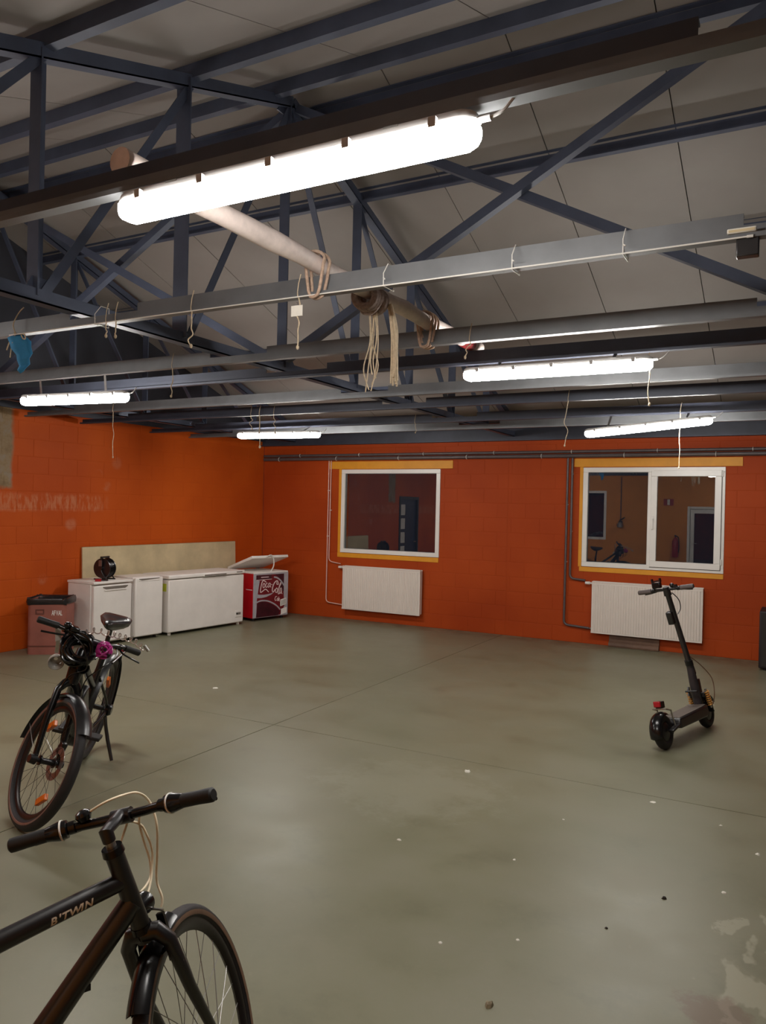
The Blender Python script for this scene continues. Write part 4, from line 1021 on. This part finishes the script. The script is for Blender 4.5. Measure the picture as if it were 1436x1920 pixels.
A.part('hub_cover', MB().lathe((0,0,.345), (0,1,0), [(.060,.012),(.062,.038),(.085,.040),(.098,.030),(.100,0)], 20), 'black_gloss')
A.part('kickstand', MB().loft([((.060,.075,.315), .014), ((.055,.098,.25), .012), ((.072,.135,.175), .013), ((.100,.200,.058), .011)], 10), 'black_matte')
rk = A.part('rear_rack', MB().tube(smooth_path([(.20,.055,.70),(-.05,.060,.715),(-.22,.055,.715),(-.235,0,.715),(-.22,-.055,.715),(-.05,-.060,.715),(.20,-.055,.70)]), .006, 8).tube([(-.02,.060,.715),(0,.072,.36)], .005, 8).tube([(-.02,-.060,.715),(0,-.072,.36)], .005, 8), 'black_metal')
A.part('tail_light', MB().box((-.245,0,.700), (.02,.08,.035)), 'red_plastic', rk, smooth=False, bevel=.006)

# locks and strap carried on the far handlebar
def coil(name, label, mat, c, R, r, turns, n_dir, flat=.35, seed=1):
    c = Vector(c); t = thing(name, label, 'lock', c); rd = random.Random(seed)
    for k in range(turns):
        ax = Vector(n_dir)+Vector((rd.uniform(-.5,.5), rd.uniform(-.5,.5), rd.uniform(-.5,.5)))*flat*2
        MB().torus(Vector((rd.uniform(-.2,.2)*R, rd.uniform(-.2,.2)*R, rd.uniform(-.25,.15)*R)), ax, R*rd.uniform(.78,1.05), r, 32, 8).build('cable_turn', mat, t, True)
    MB().cyl((R*.6,0,-R*.9), (R*.95,0,-R*.5), r*2.2, n=12).build('lock_head', 'black_metal', t, True)
    return t
coil('cable_lock', 'thick black coiled cable lock hung on the far bicycle stem', 'black_gloss', (-3.455,2.935,.895), .084, .0085, 15, (.8,-.6,.35), .7, 4)
coil('cable_lock', 'purple coiled cable lock on the far bicycle handlebar', 'purple_cable', (-3.325,2.990,.895), .042, .0046, 14, (.8,-.6,.2), 1.1, 8)
sl = thing('spiral_lock', 'clear silvery spiral cable lock lying across the far handlebar', 'lock', (-3.30,3.03,.93))
pts = []
path = smooth_path([(-.16,-.09,.035),(-.10,-.05,.062),(-.03,.0,.045),(.03,.03,.030),(.09,.06,.010),(.135,.085,-.028)], 12)
for i, p in enumerate(path):
    for k in range(8):
        u = (i+k/8); g = u*1.15; q = path[min(len(path)-1, i+1)]; pp = p+(q-p)*(k/8)
        pts.append(pp+Vector((math.cos(g)*.010, math.cos(g)*.006, math.sin(g)*.016)))
MB().tube(pts, .0032, 6).build('spiral', 'clear_cable', sl, True); MB().cyl(pts[-1], pts[-1]+Vector((.02,.012,-.03)), .009, n=10).build('lock_head', 'steel', sl, True)
cs = thing('hanging_clip_light', 'silver strapped clip light hanging from the far handlebar', 'light', (-3.570,2.885,.985))
MB().bar((0,0,.035), (.004,0,-.055), .030, .006, up=(.8,-.6,0)).build('strap', 'strap', cs); MB().bar((.004,0,-.05), (-.008,0,-.12), .020, .008, up=(.8,-.6,0)).build('buckle', 'alloy', cs)
MB().lathe((-.012,0,-.165), (.75,-.6,-.25), [(-.03,.01),(-.028,.030),(.0,.040),(.022,.044),(.026,.040),(.020,.036),(.0,.030)], 24).build('lamp_ring', 'strap', cs, True)

# ------------------------------------------------------------------ scooter
S = Bike('scooter', 'black electric scooter standing in front of the right radiator', -.818, 5.903, R_(75.6), R_(-12.17), R_(1.83), .82, .125, .030, math.pi/2-.283)
S.root['category'] = 'scooter'
S.hx = .82-.02-(.5-.12)*math.tan(.283)
S.ct = math.tan(.283)
def sax(z): return S.hx-(z-.5)*S.ct
def sp_(name, mb, mat, parent=None, smooth=True, bevel=0): return mb.build(name, mat, parent or S.root, smooth, bevel)
for nm, x in (('rear_wheel', 0.0), ('front_wheel', .82)):
    w = sp_(nm, MB().torus((x,0,.125), (0,1,0), .092, .033, 40, 14), 'rubber')
    sp_('hub_motor', MB().lathe((x,0,.125), (0,1,0), [(-.030,0),(-.032,.040),(-.024,.066),(.024,.066),(.032,.040),(.030,0)], 28), 'black_metal', w)
    sp_('brake_disc', MB().lathe((x,.036,.125), (0,1,0), [(-.001,.03),(-.001,.055),(.001,.055),(.001,.03)], 28, closed=True), 'steel', w)
    for k in range(6):
        g = k*math.pi/3; sp_('bolt', MB().cyl((x+math.cos(g)*.025,.032,.125+math.sin(g)*.025), (x+math.cos(g)*.025,.037,.125+math.sin(g)*.025), .004, n=6), 'alloy', w)
dk = sp_('deck', MB().prism([(.155,.118),(.135,.150),(.150,.192),(.60,.196),(.69,.205),(.70,.150),(.66,.112)], (0,-.082,0), (1,0,0), (0,0,1), (0,.164,0)), 'black_matte', smooth=False, bevel=.012)
sp_('deck_mat', MB().prism([(.165,.193),(.165,.1965),(.60,.2005),(.675,.207),(.675,.203),(.60,.197)], (0,-.070,0), (1,0,0), (0,0,1), (0,.140,0)), 'deck_mat', dk, smooth=False)
ra = sp_('rear_arm', MB().bar((.17,.055,.150), (0,.060,.128), .016, .045, up=(0,1,0)).bar((.17,-.055,.150), (0,-.060,.128), .016, .045, up=(0,1,0)), 'black_metal', smooth=False, bevel=.005)
sp_('spring', MB().tube([(.06+.014*math.cos(k*.9)+.0012*k, .062+.014*math.sin(k*.9), .150+.0018*k) for k in range(50)], .003, 6), 'gold', ra)
sp_('arm_bolt', MB().cyl((.16,-.068,.150), (.16,.068,.150), .009, n=10), 'alloy', ra)
c = Vector((0,0,.125)); v = []; f = []; N = 20; m_ = 9
for i in range(N+1):
    g = R_(70)+R_(125)*i/N
    for j in range(m_):
        u = -1+2*j/(m_-1); r = .142-.022*u*u; v.append(c+Vector((math.cos(g)*r, u*.048, math.sin(g)*r)))
for i in range(N):
    for j in range(m_-1): f.append((i*m_+j, i*m_+j+1, (i+1)*m_+j+1, (i+1)*m_+j))
rf = sp_('rear_fender', MB().add(v, f), 'black_gloss'); rf.modifiers.new('thick', 'SOLIDIFY').thickness = .003
fb = sp_('fender_bracket', MB().tube([(.10,.055,.150),(.075,.052,.265),(.0,.048,.285),(-.015,0,.288),(.0,-.048,.285),(.075,-.052,.265),(.10,-.055,.150)], .006, 8), 'alloy')
tl = sp_('tail_light', MB().box((-.018,0,.322), (.022,.052,.042)), 'red_plastic', smooth=False, bevel=.006)
sp_('light_housing', MB().box((.025,0,.312), (.060,.050,.050)).bar((.01,0,.285), (.02,0,.31), .03, .02), 'black_metal', tl, smooth=False, bevel=.006)
cl_ = sp_('steering_column', MB().loft([((sax(.20)-.055,0,.165), .034), ((sax(.20)-.075,0,.30), .035), ((sax(.44)-.012,0,.42), .032), ((sax(.50),0,.50), .028)], 18), 'scooter_grey')
nk = sp_('neck', MB().bar((sax(.20)-.05,0,.205), (sax(.40),0,.40), .060, .075, up=(0,1,0)), 'black_matte', smooth=False, bevel=.012)
sp_('fold_latch', MB().bar((sax(.36)-.075,.03,.345), (sax(.36)-.095,.03,.28), .012, .020).cyl((sax(.36)-.10,-.045,.315), (sax(.36)-.10,.05,.315), .008, n=10), 'black_metal', nk, smooth=False)
stm = sp_('stem', MB().loft([((sax(.44),0,.44), .030), ((sax(.53),0,.53), .029), ((sax(.54),0,.54), .0225), ((sax(1.11),0,1.11), .021)], 18), 'black_matte')
sp_('clamp_ring', MB().cyl((sax(.515),0,.515), (sax(.555),0,.555), .031, n=18), 'black_metal', stm)
bgx = sax(.90)-.040
sp_('stem_box', MB().bar((sax(.955)-.030,.020,.955), (sax(.855)-.034,.020,.855), .055, .048, up=(0,1,0)), 'black_matte', stm, smooth=False, bevel=.008)
hs = sp_('handlebar', MB().tube(smooth_path([(sax(1.131)-.02,-.205,1.131),(sax(1.131),-.06,1.131),(sax(1.131),.06,1.131),(sax(1.131)-.02,.205,1.131)], 5), .0125, 12).cyl((sax(1.085),0,1.085), (sax(1.15),0,1.15), .030, .024, n=16), 'black_matte')
for sg in (1, -1):
    sp_('grip', MB().lathe((sax(1.131)-.010,sg*.120,1.131), (-.08,sg,0), [(0,.012),(.001,.0185),(.10,.0185),(.106,.014),(.106,0)], 16), 'grip_grey', hs)
    sp_('brake_lever', MB().cyl((sax(1.131)-.004,sg*.088,1.131), (sax(1.131)-.006,sg*.112,1.131), .017, n=12).tube(smooth_path([(sax(1.131)+.012,sg*.09,1.126),(sax(1.131)+.045,sg*.10,1.120),(sax(1.131)+.045,sg*.15,1.112),(sax(1.131)+.030,sg*.195,1.108)]), .005, 8), 'black_metal', hs)
dp = sp_('display', MB().box((sax(1.16)-.012,.062,1.172), (.045,.070,.050)), 'black_gloss', hs, smooth=False, bevel=.008)
sp_('phone_clamp', MB().bar((sax(1.19),.030,1.195), (sax(1.19),.030,1.225), .008, .03).bar((sax(1.19),.095,1.195), (sax(1.19),.095,1.225), .008, .03).bar((sax(1.19),.030,1.205), (sax(1.19),.095,1.205), .008, .01), 'black_metal', dp, smooth=False)
sp_('bell', MB().sphere((sax(1.15),-.052,1.158), .018, 12, 8), 'black_metal', hs); sp_('switch', MB().box((sax(1.14)-.005,-.078,1.150), (.03,.024,.022)), 'black_metal', hs, smooth=False)
fk2 = sp_('front_fork', MB().bar((sax(.30)+.0,.052,.26), (.82,.054,.125), .014, .045, up=(0,1,0)).bar((sax(.30)+.0,-.052,.26), (.82,-.054,.125), .014, .045, up=(0,1,0)).box((sax(.30)+.005,0,.272), (.07,.125,.040)), 'black_metal', smooth=False, bevel=.006)
for sg in (1, -1):
    base = Vector((.765, sg*.074, .185)); top = Vector((.735, sg*.070, .300)); d = (top-base); e = d.normalized(); a = e.orthogonal().normalized(); b_ = e.cross(a)
    sp_('spring', MB().tube([base+d*(k/56)+a*.0165*math.cos(k*.78)+b_*.0165*math.sin(k*.78) for k in range(57)], .0042, 6), 'gold', fk2)
    sp_('shock', MB().cyl(base-e*.02, top+e*.02, .009, n=10), 'alloy', fk2)
sp_('front_fender', MB().lathe((.82,0,.125), (0,1,0), [(-.045,.128),(-.030,.142),(0,.146),(.030,.142),(.045,.128)], 16, R_(25), R_(140)), 'black_gloss')
sp_('caliper', MB().box((.775,.060,.150), (.035,.030,.045)), 'alloy', fk2, smooth=False, bevel=.005)
sp_('brake_cable', MB().tube(smooth_path([(sax(1.12)+.02,-.03,1.10),(sax(1.05)+.055,-.05,1.04),(sax(.98)+.055,-.045,.97),(sax(.93)+.022,-.02,.925)]), .0038, 8), 'black_matte')
sp_('brake_cable', MB().tube(smooth_path([(sax(.58)+.022,-.012,.58),(sax(.50)+.085,-.05,.50),(sax(.38)+.135,-.085,.385),(.835,-.095,.27),(.815,-.075,.185)]), .0038, 8), 'brown_stripe')
sp_('kickstand', MB().tube([(.42,.075,.125),(.40,.115,.030)], .008, 8), 'black_metal')

# ------------------------------------------------------------------ log, ropes, strings, mask in the roof
lg = thing('wooden_pole', 'whitewashed wooden pole with a red end resting on the ceiling joists', 'pole', (-1.916, 3.27, 2.779))
rd = random.Random(11)
rings = [((rd.uniform(-.006,.006), -1.525+.1655*i, rd.uniform(-.004,.004)), .040+rd.uniform(-.003,.004)) for i in range(18)]
MB().loft(rings, 18).build('shaft', 'log', lg, True)
MB().loft([((0,1.285,0), .039), ((0,1.30,0), .0418), ((0,1.42,0), .0418), ((0,1.43,0), .039)], 18).build('red_band', 'log_red', lg, True)
MB().loft([((0,1.42,0), .039), ((0,1.568,.002), .040)], 18).build('end_piece', 'log', lg, True)
def rope_tie(y, label, zlow, n):
    t = thing('rope_tie', label, 'rope', (-1.916, y, 2.779), 0)
    for k in range(n):
        yy = (k-(n-1)/2)*.036; pts = []
        for i in range(25):
            g = math.pi*2*i/24
            pts.append((math.cos(g)*.051, yy+.01*math.sin(g*2+k), math.sin(g)*.051-(zlow if math.sin(g) < -.3 else 0)*min(1,(-math.sin(g)-.3)/.5)))
        MB().tube(pts, .0075, 8).build('loop', 'rope', t, True)
    return t
rope_tie(2.875, 'pale rope lashing the pole to the joist with the blue mask', .100, 2)
rope_tie(4.03, 'pale rope lashing the far end of the pole to its joist', .100, 3)
# matted dusty bundle under the pole
db = thing('rope_bundle', 'dusty knotted rope bundle wound round the pole, with frayed tails', 'rope', (-1.916, 3.36, 2.752))
for k in range(6): MB().torus((rd.uniform(-.01,.01), -.07+.028*k, rd.uniform(-.02,.0)), (rd.uniform(-.3,.3), 1, rd.uniform(-.3,.3)), .052, .020, 24, 8).build('turn', 'dust', db, True)
for k in range(7):
    x, y = rd.uniform(-.035,.02), rd.uniform(.02,.09); l = rd.uniform(.30,.43)
    MB().tube(smooth_path([(x,y,-.04),(x+rd.uniform(-.02,.02),y,-.04-l*.4),(x+rd.uniform(-.03,.03),y+rd.uniform(-.02,.02),-.04-l*.75),(x+rd.uniform(-.025,.025),y,-.04-l)]), .0032, 6).build('tail', 'string', db, True)
for k in range(9):
    x, y = .09+rd.uniform(-.012,.012), .10+rd.uniform(-.012,.012); l = rd.uniform(.33,.40)
    MB().tube(smooth_path([(x-.03,y,-.02),(x+rd.uniform(-.008,.008),y,-.04-l*.4),(x+rd.uniform(-.014,.014),y+rd.uniform(-.012,.012),-.04-l)]), .0050, 6).build('tail', 'string', db, True)

mk = thing('face_mask', 'blue disposable face mask tied by strings under a ceiling joist', 'mask', (-3.925, 2.865, 2.640))
v = []; f = []; n1, n2 = 9, 5
cen = [(-.005,0,.0),(.0,0,-.012),(.012,.004,-.035),(.026,.008,-.062),(.036,.010,-.090),(.040,.010,-.115),(.040,.008,-.140),(.036,.004,-.160),(.032,0,-.175)]
wds = [.030,.046,.056,.052,.042,.032,.028,.022,.008]
for i in range(n1):
    for j in range(n2):
        u = -1+2*j/(n2-1); v.append((cen[i][0]*1.25+u*wds[i]*.98-.01, cen[i][1]+u*wds[i]*.5+.006*(-1)**i, cen[i][2]*1.25+u*.006))
for i in range(n1-1):
    for j in range(n2-1): f.append((i*n2+j, i*n2+j+1, (i+1)*n2+j+1, (i+1)*n2+j))
mo = MB().add(v, f).build('cloth', 'blue_cloth', mk, True); mo.modifiers.new('thick', 'SOLIDIFY').thickness = .004
for pts in ([(-.02,0,.0),(-.045,.0,.06),(-.01,.01,.125),(.03,.01,.15)], [(-.03,0,.01),(-.06,-.01,-.04),(-.085,-.01,-.085)], [(-.02,0,.01),(-.04,-.01,-.06),(-.055,-.01,-.13)], [(.02,.0,.0),(.05,.0,-.005),(.062,.0,-.028),(.045,0,-.030),(.025,0,-.008)]):
    MB().tube(smooth_path(pts), .0035, 6).build('tie_string', 'string', mk, True)

ZJ = ZJ0+.002
def strand(p0, p1, label, wob=.012, r=.0032, knot=True, loop=True, seed=0):
    rd = random.Random(seed); a, b = Vector(p0), Vector(p1); t = thing('hanging_string', label, 'string', a, 0, 'loose strings hanging from the ceiling steel')
    pts = [Vector((0,0,0))]
    for k in range(1, 6):
        q = (b-a)*(k/6); pts.append(q+Vector((rd.uniform(-wob,wob), rd.uniform(-wob,wob), 0)))
    pts.append(b-a); MB().tube(smooth_path(pts, 5), r, 6).build('strand', 'string', t, True)
    if knot: MB().sphere(b-a, r*2.3, 8, 6, (1,1,1.5)).build('knot', 'string', t, True)
    if loop: MB().tube([(0,-.006,-.002),(0,-.008,.02),(.004,-.006,.060),(.010,.0,.10)], r*.8, 6).build('tied_end', 'string', t, True)
    return t
SY = lambda y: y-.018
strand((-2.637,2.870,ZJ), (-2.638,2.870,2.471), 'knotted string on the blue-mask joist, left of the pole by two truss posts', seed=1)
strand((-2.008,2.870,ZJ), (-2.007,2.870,2.414), 'long string with a paper tag beside the pole lashing', seed=2, wob=.006)
strand((-3.153,2.870,ZJ), (-3.157,2.870,2.562), 'right one of the two short knotted strings right of the blue mask', seed=3, wob=.004)
strand((-3.223,2.870,ZJ), (-3.227,2.870,2.571), 'left one of the two short knotted strings right of the blue mask', seed=4, wob=.004)
strand((-3.861,4.020,ZJ), (-3.867,4.020,2.445), 'long straight string above the gap between the left lamp and the corner lamp', seed=5, wob=.006)
strand((-1.646,4.020,ZJ), (-1.672,4.020,2.554), 'short crooked string just right of the red pole end', seed=6)
strand((-0.782,4.610,2.623), (-0.775,4.610,2.327), 'tufted string dangling at the right end of the middle right lamp', seed=7, wob=.008, loop=False)
strand((-1.748,6.480,ZJ), (-1.770,6.480,2.263), 'wavy string hanging left of the tilted lamp', seed=8, wob=.02)
strand((-1.003,7.620,ZJ), (-1.005,7.620,2.135), 'long thin string behind the tilted lamp down to the yellow lintel', seed=9, wob=.004)
strand((-6.303,5.720,ZJ), (-6.294,5.720,2.166), 'string hanging in front of the orange left wall', seed=10, wob=.008)
strand((-4.992,6.480,ZJ), (-4.982,6.480,2.31), 'doubled pale string hanging in front of the corner lamp', seed=12, wob=.004, r=.005)
strand((-5.104,6.480,ZJ), (-5.091,6.480,2.501), 'curly white string just left of the corner lamp strings', seed=13, wob=.02)
strand((-4.808,6.480,ZJ), (-4.790,6.480,2.449), 'twisted brown string just right of the corner lamp strings', seed=14, wob=.015)
strand((-3.745,7.620,ZJ), (-3.737,7.620,2.536), 'short white string above the single-pane window', seed=15, wob=.01)
tg = thing('paper_tag', 'small pale paper tag on the long string beside the pole lashing', 'tag', (-2.008, 2.860, 2.600))
MB().rng(-.030,.030,-.002,.002,-.048,.0).build('card', 'paper', tg); MB().torus((0,0,.006), (0,1,0), .006, .0015, 12, 5).build('eyelet', 'steel', tg)
for x, lb in ((-0.585, 'white wire tie round the blue-mask joist near its right end'), (-1.003, 'white wire tie round the blue-mask joist at its middle right'), (-1.568, 'white wire tie round the blue-mask joist just right of the pole'), (-3.30, 'white wire tie round the blue-mask joist left of the short strings')):
    t = thing('wire_tie', lb, 'wire', (x, 2.902, 2.690), 0, 'wire ties on the joists')
    MB().tube([(0,-.042,-.052),(0,-.044,.0),(0,-.005,.050),(0,.050,.050),(0,.050,-.054),(0,-.042,-.054)], .0022, 6).build('loop', 'white_plastic', t, True); MB().cyl((0,-.044,-.02), (.010,-.05,-.028), .003, n=6).build('twist', 'white_plastic', t)
# thin cable draped along the second joist's lower lip
MB_ = MB().tube(smooth_path([(-4.0,2.862,2.640),(-2.8,2.862,2.640),(-1.75,2.860,2.638),(-.8,2.860,2.638),(-.18,2.862,2.640)]), .003, 6)
cbt = thing('joist_cable', 'thin white cable running along the lower lip of the blue-mask joist', 'cable', (0,0,0)); MB_.build('cable', 'white_plastic', cbt, True); MB().cyl((-.18,2.862,2.640), (-.16,2.862,2.640), .005, n=8).build('end_cap', 'white_plastic', cbt)
pp = thing('folded_paper', 'folded white paper tucked on the joist lip at the upper right', 'paper', (-.196, 2.872, 2.662))
MB().rng(-.045,.045,-.016,.012,-.006,.010).build('sheet', 'paper', pp, bevel=.003); MB().rng(-.040,.040,-.018,-.016,-.004,.004).build('fold', 'board', pp)
bx_ = thing('dark_block', 'small dark block fixed under the joist at the upper right', 'block', (-.178, 2.893, 2.608))
MB().rng(-.035,.035,-.02,.02,-.028,.034).build('body', 'black_matte', bx_, bevel=.003); MB().cyl((0,0,.030), (0,0,.040), .008, n=8).build('bolt', 'steel', bx_)

# ------------------------------------------------------------------ litter on the floor
def scrap(x, y, s, label, mat='paper', name='paper_scrap', seed=0, h=.35):
    rd = random.Random(seed); n = 7; v = []; N = 2
    ring = [(math.cos(2*math.pi*k/n)*s*rd.uniform(.6,1.2), math.sin(2*math.pi*k/n)*s*rd.uniform(.5,1.1)) for k in range(n)]
    v = [(a, b, 0) for a, b in ring]+[(a*.7+rd.uniform(-.1,.1)*s, b*.7, s*h*rd.uniform(.6,1.3)) for a, b in ring]+[(0,0,s*h*1.2)]
    f = [tuple(range(n-1,-1,-1))]+[(k,(k+1)%n,(k+1)%n+n,k+n) for k in range(n)]+[(k+n,(k+1)%n+n,2*n) for k in range(n)]
    return tag_at(MB().add(v, f).build(name, mat), (x, y, 0), label, 'litter')
scrap(-1.867,4.684,.026,'largest white paper scrap, on the open floor left of the scooter', seed=1)
scrap(-1.775,3.534,.013,'small white crumb on the floor in the lower middle', seed=2)
scrap(-1.191,3.627,.010,'tiny white crumb on the floor right of centre', seed=3)
scrap(-1.114,4.241,.009,'tiny white crumb on the floor below the scooter wheel', seed=4)
scrap(-.348,4.618,.010,'tiny white crumb near the right edge below the scooter', seed=5)
scrap(-.267,3.804,.013,'white crumb at the right edge above the worn floor patch', seed=6)
scrap(-.154,4.324,.016,'white sliver at the right edge of the floor', seed=7)
scrap(-1.205,2.783,.010,'tiny white crumb right of the near bicycle wheel', seed=8)
scrap(-.948,2.957,.009,'tiny pale sliver on the floor at lower centre', seed=9)
scrap(-4.728,5.564,.030,'flat pale scrap on the floor in front of the chest freezer', seed=10, h=.12)
scrap(-.73,4.779,.020,'thin pale scrap on the floor joint under the scooter', seed=11, h=.12)
scrap(-.494,3.608,.013,'dark dry leaf bit on the floor at lower right', 'dark_bit', 'leaf_bit', 12, .6)
scrap(-.662,3.226,.008,'tiny dark crumb on the floor at lower right', 'dark_bit', 'leaf_bit', 13, .6)
scrap(-.902,2.513,.018,'beige pebble on the floor at the bottom edge', 'pebble', 'pebble', 14, .8)

# ------------------------------------------------------------------ things on the front wall, seen mirrored in the windows
es = thing('fire_sign', 'red and white sign on the yellow wall mirrored in the right window', 'sign', (-2.98, YF, 2.01))
MB().rng(-.12,.12,.0,.012,-.085,.085).build('plate', 'extinguisher', es); MB().rng(-.03,.03,.012,.015,-.07,.07).build('white_field', 'white_plastic', es)
fe = thing('fire_extinguisher', 'red fire extinguisher on the yellow wall mirrored in the right window', 'extinguisher', (-2.78, YF+.11, .62))
MB().lathe((0,0,0), (0,0,1), [(0,0),(0,.075),(.02,.08),(.40,.08),(.46,.05),(.48,.022),(.52,.022),(.52,0)], 24).build('cylinder', 'extinguisher', fe, True)
MB().rng(-.015,.015,-.02,.09,.52,.56).build('valve', 'black_metal', fe); MB().tube(smooth_path([(0,.08,.54),(.08,.10,.50),(.10,.09,.30),(.09,.07,.12)]), .012, 8).build('hose', 'rubber', fe, True)
MB().rng(-.02,.02,-.11,-.075,.10,.45).build('bracket', 'steel', fe)
wlp = thing('wall_lamp', 'unlit caged lamp on the yellow wall mirrored in the right window', 'lamp', (-4.18, YF, 1.45))
MB().rng(-.05,.05,.0,.03,-.05,.05).build('base', 'black_metal', wlp); MB().tube([(0,.015,.05),(0,.015,1.2)], .012, 8).build('conduit', 'pipe_dark', wlp)
MB().bar((-.02,.03,.06), (.12,.10,.14), .02, .03).build('arm', 'black_metal', wlp); MB().lathe((0,.09,-.12), (0,0,1), [(0,.07),(.06,.075),(.12,.05),(.14,0)], 16).build('glass_shade', 'steel', wlp, True)
